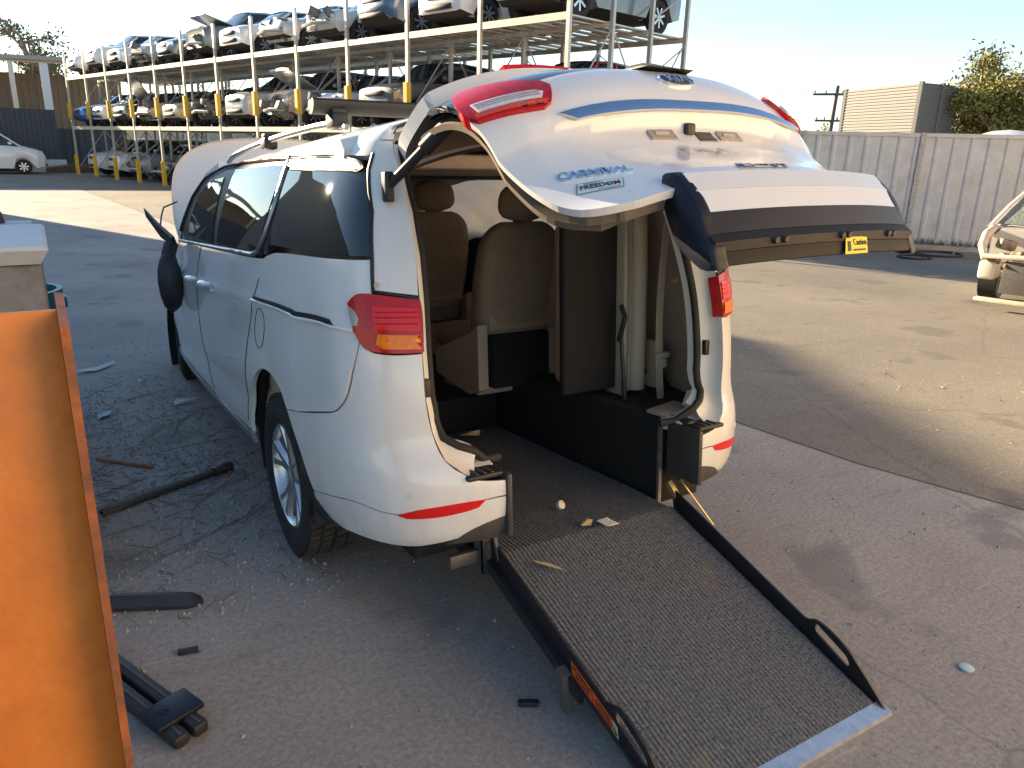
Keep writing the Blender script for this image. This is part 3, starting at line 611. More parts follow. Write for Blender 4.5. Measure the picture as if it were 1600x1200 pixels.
for mir in (1, -1):
    fm = (lambda x, s: T(x, s)) if mir == 1 else (lambda x, s: T(-x, s))
    la = panel('tailgate_lamp', LAMP, fm, RED, tg, step=.02, gap=0, rim=.05, off=.015)
    panel('reverse_lens', [(-.69, .658), (-.53, .712), (-.512, .728), (-.525, .747), (-.688, .703)], fm, CLEARL, la, step=.015, gap=0, rim=.004, off=.020)
    for ds_ in (.012, .022, .032): surf_tube('lens_rib', [(-.685*mir, .658+ds_), (-.525*mir, .712+ds_*.75)], .0014, M('lens_grey', (.30, .26, .28), .3), .021, fn=T, parent=la)
    panel('lower_strip', [(-.70, .705), (-.51, .757), (-.52, .769), (-.70, .722)], fm, M('orange_red', (.65, .06, .01), .15, coat=1), la, step=.02, gap=0, rim=.003, off=.019)
# chrome strip above the recess
so = [(-.475, .816), (-.365, .808), (-.185, .806), (.0, .806), (.185, .806), (.365, .808), (.50, .80), (.645, .763), (.62, .79), (.40, .828), (.2, .838), (0, .838), (-.2, .838), (-.40, .846), (-.44, .848)]
so = [(-.50, .806), (-.40, .806), (-.20, .807), (0, .808), (.30, .806), (.475, .80), (.61, .775), (.59, .795), (.475, .822), (.30, .834), (0, .838), (-.30, .840), (-.45, .838)]
panel('chrome_strip', so, lambda x, s: t2b(T0(x, s, rec=False)), M('blue_chrome', (.55, .62, .70), .14, metal=1), tg, step=.02, gap=0, rim=.012, off=.010, corner=30)
for x in (-.145, .15):
    o = panel('plate_lamp', [(x-.052, .862), (x+.052, .862), (x+.050, .905), (x-.054, .905)], T, M('plate_lens', (.30, .26, .21), .25, coat=1, var=.2, vs=40), tg, step=.02, gap=0, rim=.012, off=.006, corner=30)
    panel('bulb_window', [(x-.028, .874), (x+.028, .874), (x+.026, .888), (x-.030, .888)], T, M('plate_bulb', (.5, .46, .4), .3), o, step=.02, gap=0, rim=.003, off=.009, corner=30)
panel('handle_recess', [(.0, .866), (.075, .866), (.078, .910), (.002, .910)], T, BLACKG, tg, step=.02, gap=0, rim=.012, off=.003, corner=30)
p = T(np.array([-.025]), np.array([.868]))[0]; MB().rbox(tuple(p+[-.018, -.02, -.008]), tuple(p+[.018, .02, .028]), .007).build('reversing_camera', BLACKP, tg)
p = T(np.array([.0]), np.array([.56]))[0]
MB().loft([[(x+p[0], p[1]+y0, p[2]+z0) for y0, z0 in ((.05, 0), (.05, h), (-.03, h*.9), (-.07, 0))] for x, h in ((-.055, .004), (-.045, .016), (0, .018), (.04, .014), (.09, .006), (.13, -.004), (.145, -.012))]).build('rear_wiper', GREYP, tg, auto=50)
panel('stop_lamp', [(-.34, .22), (-.34, .27), (-.04, .25), (-.04, .20)], lambda x, s: t2b(T0(x, s)), RED, tg, step=.04, gap=0, rim=.05, off=.095, corner=30)
# gas struts
for sg in (-1, 1):
    a = Vector((sg*.735, .33, 1.585)); q_ = T0(np.array([sg*.60]), np.array([.42]), rec=False, inn=.07); bq = Vector(t2b(q_)[0]); m_ = a.lerp(bq, .55)
    s_ = MB().tube([a, m_], .017, 8).tube([m_, bq], .026, 10).rbox(tuple(a-Vector((.016, .02, .05))), tuple(a+Vector((.016, .02, .05))), .006)
    s_.build('tailgate_strut', BLACKP, van, auto=50)
# bumper centre section carried on the tailgate (section in hinge frame: y,z)
SEC = [(-1.075, -.108), (-1.115, -.105), (-1.165, -.145), (-1.205, -.195), (-1.235, -.245), (-1.262, -.262), (-1.268, -.285), (-1.285, -.318), (-1.235, -.325), (-1.15, -.275), (-1.09, -.18)]
SECR = []
for i in range(len(SEC)):      # soften the corners of the section
    p0, p1, p2 = np.array(SEC[i-1]), np.array(SEC[i]), np.array(SEC[(i+1) % len(SEC)])
    for t in (0, .5, 1): 
        a_, b_ = p1+(p0-p1)*.28, p1+(p2-p1)*.28; SECR.append(tuple((1-t)**2*a_+2*t*(1-t)*p1+t*t*b_))
def bar(x0, x1, idx, name, mat, grow=0, n=14, par=None, taper=0):
    secs = []
    for j, x in enumerate(np.linspace(x0, x1, n)):
        c = .05*(abs(x)/.47)**2.4; row = []; e = taper*(1-math.sqrt(max(0, 1-((j-(n-1)/2)/((n-1)/2))**4))) if n > 2 else 0
        for y, z in SECR:
            cy, cz = -1.16, -.21; dy, dz = y-cy, z-cz; L_ = math.hypot(dy, dz); f = 1+(grow-e)/L_
            row.append(tuple(t2b(np.array([x+.04, cy+dy*f+c*.8, cz+dz*f-c*.35]))))
        secs.append(row)
    return MB().loft(secs).build(name, mat, par or tg, auto=40)
core = list(range(len(SEC)))
bc = bar(-.44, .445, core, 'bumper_bar', M('bar_black', (.010, .010, .011), .6, spec=.25, var=.2, vs=12))
def strip(name, ks, mat, off, x0=-.425, x1=.425):
    # proud facing piece over section points ks
    secs = []; pts = [np.array(SEC[k]) for k in ks]
    for x in np.linspace(x0, x1, 18):
        c = .05*(abs(x)/.47)**2.4; nrm = np.array([-(pts[-1]-pts[0])[1]*-1, (pts[-1]-pts[0])[0]*-1]); nrm = nrm/np.linalg.norm(nrm); nrm = nrm if nrm[1] > 0 or nrm[0] < 0 else -nrm
        o_ = [tuple(t2b(np.array([x+.04, p[0]+nrm[0]*off+c*.8, p[1]+nrm[1]*off-c*.35]))) for p in pts]; i_ = [tuple(t2b(np.array([x+.04, p[0]-nrm[0]*.012+c*.8, p[1]-nrm[1]*.012-c*.35]))) for p in pts[::-1]]
        secs.append(o_+i_)
    return MB().loft(secs).build(name, mat, bc, auto=24)
strip('painted_top', (1, 2), PAINT, .006); strip('painted_face', (2, 3), PAINT, .006)
strip('black_face', (3, 4), NAVY, .007, -.44, .44); strip('lower_lip', (4, 5, 6), M('lip_black', (.018, .016, .015), .6, spec=.3, var=.25, vs=14), .005, -.44, .44)
for x0, x1 in ((-.455, -.405), (.405, .455)):
    e_ = bar(x0, x1, core, 'bar_end_cap', NAVY, grow=.009, n=9, par=bc, taper=.014)
for x in (-.25, -.215, .02, .05, .26, .29):
    y, z = SEC[5]; c = .05*(abs(x)/.47)**2.4; p = Vector(t2b(np.array([x+.04, y-.006+c*.8, z-.004-c*.35]))); d_ = Vector((0, -.8, -.1)).normalized()
    MB().tube([p, p+d_*.010], [.011, .008], 10).build('rivet', BLACKP, bc)
# lettering helper: font outline mapped onto a surface
def text_mesh(txt, size=1., shear=0, space=1.0, bold=.0):
    cu = bpy.data.curves.new('txt', 'FONT'); cu.body = txt; cu.size = size; cu.shear = shear; cu.space_character = space; cu.resolution_u = 3; cu.offset = bold
    o = bpy.data.objects.new('txt', cu); COL.objects.link(o); bpy.context.view_layer.update()
    me = bpy.data.meshes.new_from_object(o.evaluated_get(bpy.context.evaluated_depsgraph_get()))
    V = np.array([v.co[:2] for v in me.vertices]) if len(me.vertices) else np.zeros((0, 2)); Fc = [tuple(p.vertices) for p in me.polygons]
    bpy.data.objects.remove(o); bpy.data.curves.remove(cu); bpy.data.meshes.remove(me); return V, Fc
def text_on(name, txt, fn, a, b, h, mat, parent, off=.004, thick=.003, shear=0, fit=True, up=None, bold=0.):
    """write txt from a to b (surface coords), letters h high; v axis of the surface points down the panel"""
    V, Fc = text_mesh(txt, 1, shear, bold=bold); lo, hi = V.min(0), V.max(0); a = np.array(a, float); b = np.array(b, float)
    L_ = np.linalg.norm(b-a); dx = (b-a)/L_; dy = np.array([dx[1], -dx[0]]) if up is None else np.array(up)
    t = (V-lo)/(hi-lo); UV = a+np.outer(t[:, 0]*L_, dx)+np.outer(t[:, 1]*h, dy)
    e = 1e-3; P = fn(UV[:, 0], UV[:, 1]); N = np.cross(fn(UV[:, 0]+e, UV[:, 1])-P, fn(UV[:, 0], UV[:, 1]+e)-P); N /= np.linalg.norm(N, axis=1)[:, None]
    N *= np.where((N*OUTREF(P)).sum(1) < 0, -1, 1)[:, None]
    n0 = len(P); W = np.concatenate([P+N*off, P+N*(off-thick)]); Fo = list(Fc)+[tuple(i+n0 for i in f[::-1]) for f in Fc]
    from collections import Counter
    ec = set((f[i], f[(i+1) % len(f)]) for f in Fc for i in range(len(f)))
    Fo += [(b_, a_, a_+n0, b_+n0) for a_, b_ in ec if (b_, a_) not in ec]
    o = mk(name, W, Fo, mat, parent)
    bm = bmesh.new(); bm.from_mesh(o.data); bmesh.ops.recalc_face_normals(bm, faces=bm.faces); bm.to_mesh(o.data); bm.free(); return o
BADGE = M('badge_chrome', (.45, .58, .70), .18, metal=1)
text_on('model_badge', 'CARNIVAL', T, (-.612, 1.042), (-.425, 1.100), .036, BADGE, tg, .006, .006, bold=.022)
fs = [(-.585, 1.078), (-.610, 1.120), (-.50, 1.163), (-.472, 1.120)]
st = panel('freedom_sticker', fs, T, M('sticker_rim', (.10, .32, .42), .4), tg, step=.02, gap=0, rim=.001, off=.002, corner=30)
def lerp2(q, a, b): return tuple((1-a)*(1-b)*np.array(q[0])+a*(1-b)*np.array(q[3])+(1-a)*b*np.array(q[1])+a*b*np.array(q[2]))
panel('sticker_white', [lerp2(fs, .03, .08), lerp2(fs, .03, .92), lerp2(fs, .97, .92), lerp2(fs, .97, .08)], T, M('sticker_pale', (.66, .66, .66), .4), st, step=.02, gap=0, rim=.001, off=.003, corner=30)
text_on('sticker_text', 'FREEDOM', T, lerp2(fs, .09, .70), lerp2(fs, .93, .70), .019, M('ink_black', (.02, .02, .02), .5), st, .0045, .001, bold=.012)
wcs = [lerp2(fs, .675+.035*math.cos(a), .50+.17*math.sin(a)) for a in np.linspace(-2.6, 1.4, 12)]
panel('wheelchair_symbol', wcs, T, M('ink_teal', (.05, .35, .38), .5), st, step=.01, gap=0, rim=.0006, off=.0052, raw=True)
for a0, a1 in ((.45, .58), (.60, .80), (.82, .93)): panel('fine_print', [lerp2(fs, a0, .84), lerp2(fs, a1, .84), lerp2(fs, a1, .90), lerp2(fs, a0, .90)], T, M('ink_teal', (.05, .35, .38), .5), st, step=.02, gap=0, rim=.0006, off=.0042, corner=30)
rs = [(-.105, 1.150), (-.110, 1.178), (.105, 1.176), (.108, 1.150)]
ra = panel('ramp_access_sticker', rs, T, M('sticker_pale', (.66, .66, .66), .4), tg, step=.02, gap=0, rim=.001, off=.003, corner=30)
panel('sticker_blue', [rs[0], rs[1], (-.045, 1.178), (-.042, 1.150)], T, M('sticker_navy', (.025, .02, .16), .4), ra, step=.02, gap=0, rim=.001, off=.0045, corner=30)
text_on('sticker_text', 'RAMP ACCESS', T, (-.030, 1.172), (.098, 1.171), .014, M('ink_navy', (.03, .03, .10), .5), ra, .0055, .001)
panel('access_symbol', [(-.088, 1.153), (-.080, 1.152), (-.076, 1.158), (-.070, 1.164), (-.058, 1.170), (-.062, 1.175), (-.076, 1.172), (-.088, 1.175), (-.084, 1.166), (-.090, 1.160)], T, M('sticker_pale', (.66, .66, .66), .4), ra, step=.01, gap=0, rim=.0006, off=.0055, corner=30)
# maker's oval
ov = [(.075*math.cos(a), .704-.036*math.sin(a)) for a in np.linspace(0, 2*math.pi, 29)[:-1]]; ov2 = [(.067*math.cos(a), .704-.029*math.sin(a)) for a in np.linspace(0, 2*math.pi, 29)[:-1]]
lg = panel('oval_badge', ov, T, CHROME, tg, step=.02, gap=0, rim=.01, off=.009, raw=True)
panel('oval_face', ov2, T, M('badge_blue', (.006, .025, .07), .5), lg, step=.02, gap=0, rim=.002, off=.0105, raw=True)
text_on('oval_letters', 'KI\u039b', T, (-.047, .722), (.047, .722), .036, CHROME, lg, .0135, .003)
# yellow caution sticker on the lower lip of the bar
def BARF(x, t):
    x = np.asarray(x, float); t = np.asarray(t, float); a = np.array(SEC[6]); b2 = np.array(SEC[7]); c = .05*(np.abs(x)/.47)**2.4
    return t2b(np.stack([x, a[0]+(b2[0]-a[0])*t/.037-.006+c*.8, a[1]+(b2[1]-a[1])*t/.037-.35*c-.0], -1))
cs_ = panel('caution_sticker', [(.08, -.012), (.055, .036), (.165, .036), (.185, -.012)], BARF, M('sticker_yellow', (.75, .62, .02), .45), tg, step=.02, gap=0, rim=.001, off=.003, corner=30)
text_on('sticker_text', 'Caution', BARF, (.108, .012), (.172, .012), .018, M('ink_black', (.02, .02, .02), .5), cs_, .0045, .001)
for a0, a1 in ((.100, .118), (.121, .140), (.143, .160)): panel('fine_print', [(a0, .023), (a0-.003, .028), (a1-.003, .028), (a1, .023)], BARF, M('ink_black', (.02, .02, .02), .5), cs_, step=.02, gap=0, rim=.0006, off=.0042, corner=30)
panel('sticker_symbol', [(.082, .0), (.072, .028), (.086, .028), (.095, .0)], BARF, M('ink_black', (.02, .02, .02), .5), cs_, step=.02, gap=0, rim=.001, off=.0045, corner=30)
OUTREF = OUT_BAK

# cabin
cab = MB()
MB().box((-.47, .16, .15), (.45, 3.2, .20)).build('cabin_floor', CARPET, van)
MB().rbox((.45, .26, .20), (.70, 1.75, .60), .01).rbox((.68, .45, .45), (.93, 1.75, .598), .01).build('side_platform', CARPET, van)
MB().box((.435, .235, .21), (.452, .25, .60)).build('platform_edge', STEEL, van)
MB().rbox((-.70, .34, .20), (-.47, 1.75, .58), .01).build('side_platform', CARPET, van)
MB().box((-.88, 1.75, .36), (.88, 3.6, .42)).build('front_floor', CARPET, van)
MB().box((-.9, 1.70, .16), (.9, 1.76, .43)).build('floor_step', CARPET, van)
MB().box((-.9, 3.55, .4), (.9, 3.62, 1.25)).rbox((-.88, 3.3, 1.0), (.88, 3.7, 1.28), .08).build('dashboard', M('dash', (.05, .045, .04), .7), van)
# right hand trim wall, headlining, left trim
tw = []
for y in np.linspace(.32, 1.55, 16):
    u = float(np.interp(y+.0, PCC[60:, 1], PL[60:])); row = []
    for z in np.linspace(.60, 1.72, 14):
        p = F(np.array([max(u, .80)]), np.array([z]))[0]; bul = .075+.07*np.clip((.75-y)/.4, 0, 1)**1.5+.02*math.sin((z-.6)*2.6); row.append((-(p[0])-bul, y+.26*np.clip((z-1.2)/.5, 0, 1)*np.clip((1-y)/.6, 0, 1), z))
    tw.append(row)
MB().loft(tw, closed=False).build('side_trim', BEIGE, van, auto=60, flipfix=False)
MB().loft([[(-x-.0, y, z) for x, y, z in r] for r in tw], closed=False).build('side_trim', BEIGE, van, auto=60, flipfix=False)
hl = []
for y in np.linspace(.62, 3.3, 12):
    hl.append([(x, y, 1.70+.045*(1-(x/.75)**2)-(.08*np.clip((y-2.6)/.7, 0, 1))) for x in np.linspace(-.76, .76, 13)])
MB().loft(hl, closed=False).build('headlining', M('headlining', (.28, .24, .19), .9), van, auto=60, flipfix=False)
MB().rbox((-.62, .60, 1.66), (.62, .66, 1.72), .02).build('rear_header_trim', BEIGE, van)
MB().rbox((-.60, .68, 1.635), (.60, .95, 1.70), .02).build('roof_console', M('dark_lining', (.02, .022, .028), .5), van)
MB().rbox((.76, .62, .62), (.80, .86, .86), .01).build('storage_flap', BEIGE, van)
MB().lathe([(0, .018), (-.02, .018), (-.02, 0)], (.745, .70, .70), 'x', 14).build('socket', BLACKG, van)
MB().lathe([(0, .016), (-.03, .010), (-.03, 0)], (.80, .55, 1.16), 'x', 12).build('coat_hook', M('hook', (.45, .38, .28), .4), van)
def seat(x, y, z, w=.52, back=.68, rz=0, name='seat', fold=False, mat=SEATM, rec=.16, head=True):
    s = empty(name); s.parent = van; s.location = (x, y, z); s.rotation_euler = (0, 0, rz)
    def cush(secs): return MB().loft(secs)
    # backrest (local: faces +y), rounded sections up the back
    secs = []
    for t in list(np.linspace(0, .8, 8))+[.86, .91, .95, .98, 1.0]:
        rd = math.sqrt(max(.03, 1-(max(0, t-.72)/.28)**2.6)); hw = w/2*(.86+.14*math.sin(math.pi*(t*.8+.1)))*(.45+.55*rd); th = .105*(1-.25*t)*(.35+.65*rd); cy = -rec*t*back/.68; cz = .12+back*t
        secs.append([(hw*np.sign(math.cos(a))*abs(math.cos(a))**.45, cy+th*np.sign(math.sin(a))*abs(math.sin(a))**.55, cz) for a in np.linspace(0, 2*math.pi, 25)[:-1]])
    MB().loft(secs).build('backrest', mat, s, auto=60)
    MB().rbox((-w/2, -.05, .0), (w/2, .50, .15), .055, seg=3).build('seat_cushion', mat, s, auto=60)
    for sg in (-1, 1): MB().loft([[(sg*w/2*1.0-.03, yy, z0), (sg*w/2+.03, yy, z0), (sg*w/2+.03, yy, z1), (sg*w/2-.03, yy, z1)] for yy, z0, z1 in ((-.13, -.16, .20), (-.02, -.20, .14), (.16, -.18, .08), (.40, -.14, .0))]).build('side_cover', M('seat_plastic', (.46, .37, .28), .6), s, auto=50)
    MB().rbox((-w/2+.02, -.02, -.22), (w/2-.02, .42, -.0), .02).build('seat_base', M('seat_plastic', (.46, .37, .28), .6), s)
    MB().rbox((-w/2+.05, -.118, .16), (w/2-.05, -.10, back*.62), .01, rot=Matrix.Rotation(-R(0), 3, 'X')).build('back_panel', M('seat_back_panel', (.38, .29, .21), .7), s)
    if head:
        hz = .12+back+.10; hy = -rec*back/.68-.01; secs = []
        for t in np.linspace(-1, 1, 9):
            k = math.sqrt(max(.02, 1-abs(t)**3)); hw = .145*k*(1.0-.08*t); th = .062*k
            secs.append([(hw*np.sign(math.cos(a))*abs(math.cos(a))**.6, hy+th*math.sin(a), hz+.105*t) for a in np.linspace(0, 2*math.pi, 21)[:-1]])
        MB().loft(secs).build('headrest', mat, s, auto=60)
        for sg in (-1, 1): MB().tube([(sg*.055, hy, hz-.15), (sg*.055, hy, hz-.06)], .006, 6).build('headrest_post', CHROME, s)
    return s
seat(.45, 1.52, .70, .50, .62, 0)                        # second row, right
seat(.42, 2.55, .76, .52, .62, 0)                        # driver
seat(-.45, 2.55, .76, .52, .62, 0)
seat(.80, 1.45, .66, .34, .56, 0, head=False)
MB().rbox((.24, 1.34, .55), (.60, 1.72, .84), .008).build('seat_pedestal', CARPET, van)
# third row folded upright against the side
ft = empty('folded_seat'); ft.parent = van
MB().rbox((.265, .72, .63), (.60, .77, 1.47), .02, seg=3).build('carpeted_back', CARPET, ft)
MB().rbox((.575, .66, .60), (.600, .80, 1.46), .01).build('side_frame', M('frame_cream', (.42, .36, .28), .5), ft)
for k, (x, r) in enumerate(((.622, .024), (.685, .047))):
    MB().tube([(x, .70, .62), (x, .695, .9), (x, .695, 1.2), (x, .70, 1.47)], r, 14).build('bolster', M('bolster_beige', (.50, .41, .30), .7, var=.06, bump=.1, bs=60), ft)
MB().rbox((.30, .775, .66), (.74, .88, 1.44), .05, seg=3).build('seat_cushion', SEATM, ft)
MB().tube([(.595, .655, 1.42), (.607, .65, 1.2), (.602, .652, .9), (.596, .66, .66)], .004, 6).build('cable', STEEL, ft)
MB().tube([(.545, .66, .88), (.548, .62, 1.0), (.553, .655, 1.05)], .012, 8).tube([(.545, .60, .50), (.545, .64, .88)], .009, 8).tube([(.545, .60, .50), (.545, .62, .70)], .013, 8).build('lock_strut', BLACKP, ft)
MB().rbox((.52, .66, .585), (.74, .80, .60), .004).build('floor_bracket', STEEL, ft)
# seat belt
bl = []
for t in np.linspace(0, 1, 15):
    x = .735-.03*t-.03*math.sin(math.pi*t); y = .545-.02*t; z = 1.45-.90*t; w = .024*(1-.0*t) if t < .95 else .010
    bl.append([(x-w, y-.002, z), (x+w, y+.006, z), (x+w, y+.009, z), (x-w, y+.001, z)])
be = MB().loft(bl).build('seat_belt', M('belt_webbing', (.60, .48, .34), .8, var=.08, vs=50), van, auto=50)
MB().rbox((.655, .505, .80), (.735, .53, .83), .01).rbox((.675, .505, .755), (.715, .53, .80), .006).build('belt_buckle', M('buckle', (.45, .38, .29), .5), be)
# curtain air bag hanging inside the far windows
ab = []
for y in np.linspace(1.55, 3.35, 26):
    row = []
    for k, z in enumerate(np.linspace(1.74, 1.26+.10*abs(math.sin(y*2.1)), 12)):
        p = F(np.array([float(np.interp(y, PCC[200:, 1], PL[200:]))]), np.array([z]))[0]
        b_ = .07+.035*math.sin(y*5.3+z*3)*math.sin(k*.5)+.012*math.sin(y*17+k); row.append((-p[0]-b_, y, z))
    ab.append(row)
MB().loft(ab, closed=False).build('curtain_airbag', CLOTH, van, auto=70, flipfix=False)

# wheels
def tyre_wheel(name, c, side, r=.366, wdt=.235, parent=None, spokes=5, toe=0, lean=0, tm=RUBBER, rm_=SILVER, rimr=.238):
    w = empty(name); w.parent = parent; w.location = c; w.rotation_euler = (0, lean, toe)
    s = side; h = wdt/2
    MB().lathe([(-s*h*.8, rimr-.01), (-s*h, rimr+.02), (-s*h*1.03, r-.05), (-s*h*.93, r-.015), (-s*h*.75, r-.002), (s*h*.75, r-.002), (s*h*.93, r-.015), (s*h*1.03, r-.05), (s*h, rimr+.02), (s*h*.85, rimr-.008), (-s*h*.8, rimr-.012)], (0, 0, 0), 'x', 48).build('tyre', tm, w, auto=35)
    tr = MB(); nt_ = 60
    for k in range(nt_):
        a = 2*math.pi*k/nt_
        for j, x in enumerate((-.085, -.03, .03, .085)):
            aa = a+(j % 2)*.05; ca, sa = math.cos(aa), math.sin(aa); t_ = .011; V = []
            for rr in (r-.006, r+.005):
                for dx in (-.021, .021):
                    for dt in (-t_, t_): V.append((x+dx, rr*ca-dt*sa+dx*.25*sa, rr*sa+dt*ca-dx*.25*ca))
            tr.add(V, [(0, 1, 3, 2), (4, 6, 7, 5), (0, 4, 5, 1), (2, 3, 7, 6), (0, 2, 6, 4), (1, 5, 7, 3)])
    tr.build('tread_blocks', M('warm_lit_rubber', (.10, .075, .05), .85, var=.4, vs=9), w, auto=30)['kind'] = 'stuff'  # tread is browner than the tyre to show warm light on it
    MB().lathe([(s*h*.86, rimr), (s*h*.92, rimr-.012), (s*h*.78, rimr-.022), (s*h*.2, rimr-.03), (-s*h*.7, rimr-.02), (-s*h*.8, rimr)], (0, 0, 0), 'x', 40).build('rim', rm_, w, auto=50)
    MB().lathe([(-s*.01, rimr-.03), (-s*.005, .05), (-s*.005, 0)], (0, 0, 0), 'x', 24).build('brake_disc', M('rusty_steel', (.10, .075, .06), .7, metal=.5), w)
    for k in range(spokes):
        a = 2*math.pi*k/spokes+.25; m_ = MB()
        for da in (-.17, .17):
            secs = []
            for rr, wd, xx in ((.045, .030, .62), (.10, .026, .66), (.16, .020, .72), (rimr-.015, .030, .80)):
                al = a+da*(rr/rimr)*1.3; t_ = Vector((0, -math.sin(al), math.cos(al))); p = Vector((s*h*xx, rr*math.cos(al), rr*math.sin(al)))
                secs.append([tuple(p-t_*wd+Vector((-s*.012, 0, 0))), tuple(p-t_*wd*.55+Vector((s*.010, 0, 0))), tuple(p+t_*wd*.55+Vector((s*.010, 0, 0))), tuple(p+t_*wd+Vector((-s*.012, 0, 0)))])
            m_.loft(secs)
        m_.build('spoke', rm_, w, auto=40)
    MB().lathe([(s*h*.45, .065), (s*h*.66, .060), (s*h*.72, .035), (s*h*.74, 0)], (0, 0, 0), 'x', 20).build('hub_cap', rm_, w, auto=50)
    for k in range(5):
        a = 2*math.pi*k/5+.25+math.pi/5; MB().lathe([(s*h*.5, .012), (s*h*.69, .011), (s*h*.69, 0)], (0, .055*math.cos(a), .055*math.sin(a)), 'x', 8).build('wheel_nut', STEEL, w)
    return w
def wpos(x, y, z):    # world position -> van local
    return tuple(w2b(np.array([x, y, z])))
WARM_TREAD = M('warm_lit_rubber', (.055, .042, .03), .85, var=.4, vs=9, bump=.1, bs=80)  # warm bounce light on the treads is put into this brown
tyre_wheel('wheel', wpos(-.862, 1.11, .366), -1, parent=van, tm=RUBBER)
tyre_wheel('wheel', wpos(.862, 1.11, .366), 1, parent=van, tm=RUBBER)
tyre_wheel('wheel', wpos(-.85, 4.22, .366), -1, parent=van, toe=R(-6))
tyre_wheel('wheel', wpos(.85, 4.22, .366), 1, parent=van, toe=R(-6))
for mir in (False, True):
    panel('mud_flap', [(1.465, .585), (1.425, .49), (1.375, .415), (1.28, .362), (1.17, .343), (1.30, .318), (1.42, .318), (1.475, .42), (1.505, .585)], F, BLACKP, van, step=.03, mirror=mir, off=.005, rim=.03, corner=12)
    sg = 1 if mir else -1
    MB().rbox((min(sg*.72, sg*.97), .70, .27), (max(sg*.72, sg*.97), .73, .62), .01).build('inner_mud_flap', BLACKP, van)
# axle, underbody
MB().rbox((-.70, .35, .30), (-.50, .85, .42), .04).build('underbody', M('underbody', (.02, .018, .016), .9), van)
MB().rbox((.50, .16, .33), (.63, .30, .62), .04, seg=3).rbox((.47, .10, .36), (.53, .24, .62), .02).build('ramp_motor_cover', BLACKP, van)
hg = MB().box((-.50, .16, .16), (-.455, .175, .40)).box((-.50, .16, .16), (-.485, .23, .40)).tube([(-.47, .15, .40), (-.46, .11, .24), (-.44, .13, .13)], .008, 6).rbox((-.62, .19, .20), (-.50, .22, .25), .005)
for z in (.20, .28, .36): hg.lathe([(0, .009), (-.006, .009), (-.006, 0)], (-.478, .158, z), 'y', 8)
hg.build('ramp_hinge_frame', M('frame_grey', (.13, .12, .11), .5, metal=.4, var=.2), van)
h2 = MB().tube([(.45, .19, .33), (.50, .10, .18)], .018, 6).tube([(.47, .15, .36), (.56, .02, .16)], .004, 5)
for k in range(4): h2.lathe([(0, .022), (.008, .026), (.016, .022)], (.455+.018*k, .14, .37), 'x', 12)
h2.build('ramp_spring', M('brass', (.50, .36, .18), .35, metal=.8), van)

# ------------------------------------------------------------------ ramp (part of the van)
rp = empty('wheelchair_ramp'); rp.parent = van
def rp_pt(x, t, h):    # t metres down the ramp from the hinge, h above the mat ; returns van-local
    y0, z0 = .15, .305; y1, z1 = -.92, .012; L_ = math.hypot(y1-y0, z1-z0); dy, dz = (y1-y0)/L_, (z1-z0)/L_
    return tuple(w2b(np.array([x, y0+dy*t-dz*h*-1*-1, z0+dz*t+abs(dy)*h])))
RL = math.hypot(1.07, .293)
def matm():
    m = bpy.data.materials.new('ribbed_mat'); m.use_nodes = True; nt = m.node_tree; n = nt.nodes; l = nt.links; b = n['Principled BSDF']
    tc = n.new('ShaderNodeTexCoord'); ns = n.new('ShaderNodeTexNoise'); ns.inputs['Scale'].default_value = 105; ns.inputs['Detail'].default_value = 6; ns.inputs['Roughness'].default_value = .8; l.new(tc.outputs['Object'], ns.inputs['Vector'])
    rp_ = n.new('ShaderNodeValToRGB'); rp_.color_ramp.elements[0].position = .34; rp_.color_ramp.elements[1].position = .72; rp_.color_ramp.elements[0].color = (.018, .018, .019, 1); rp_.color_ramp.elements[1].color = (.29, .30, .315, 1); l.new(ns.outputs['Fac'], rp_.inputs['Fac'])
    n2 = n.new('ShaderNodeTexNoise'); n2.inputs['Scale'].default_value = 4.5; n2.inputs['Detail'].default_value = 4; l.new(tc.outputs['Object'], n2.inputs['Vector'])
    r2 = n.new('ShaderNodeValToRGB'); r2.color_ramp.elements[0].position = .60; r2.color_ramp.elements[1].position = .74; r2.color_ramp.elements[0].color = (0, 0, 0, 1); r2.color_ramp.elements[1].color = (.5, .5, .5, 1); l.new(n2.outputs['Fac'], r2.inputs['Fac'])
    mx = n.new('ShaderNodeMix'); mx.data_type = 'RGBA'; l.new(r2.outputs['Color'], mx.inputs[0]); l.new(rp_.outputs['Color'], mx.inputs[6]); mx.inputs[7].default_value = (.22, .17, .12, 1); l.new(mx.outputs[2], b.inputs['Base Color'])
    b.inputs['Roughness'].default_value = .95
    bp = n.new('ShaderNodeBump'); bp.inputs['Strength'].default_value = .8; bp.inputs['Distance'].default_value = .004; l.new(ns.outputs['Fac'], bp.inputs['Height']); l.new(bp.outputs['Normal'], b.inputs['Normal'])
    return m
MATM = matm()
def ribbed(name, ptf, x0, x1, t0, t1, parent, pitch=.0175):
    # mat with ribs running along the ramp; each rib slightly wavy
    n_ = int((x1-x0)/pitch); V = []; Fc = []; nt_ = max(2, int((t1-t0)/.03)); prof = ((0, 0), (.18, .0052), (.5, .0062), (.82, .0052))
    xs = []
    for k in range(n_):
        for f, h in prof: xs.append((x0+(k+f)*pitch, h))
    xs.append((x1, 0))
    for j in range(nt_+1):
        t = t0+(t1-t0)*j/nt_; wv = .0012*math.sin(t*190)+.001*math.sin(t*77)
        for x, h in xs: V.append(ptf(min(x1, max(x0, x+wv)), t, h))
    m_ = len(xs)
    for j in range(nt_):
        for k in range(m_-1): Fc.append((j*m_+k, j*m_+k+1, (j+1)*m_+k+1, (j+1)*m_+k))
    return mk(name, V, Fc, MATM, parent, smooth=True)
ribbed('ramp_mat', rp_pt, -.45, .45, .0, RL-.035, rp)
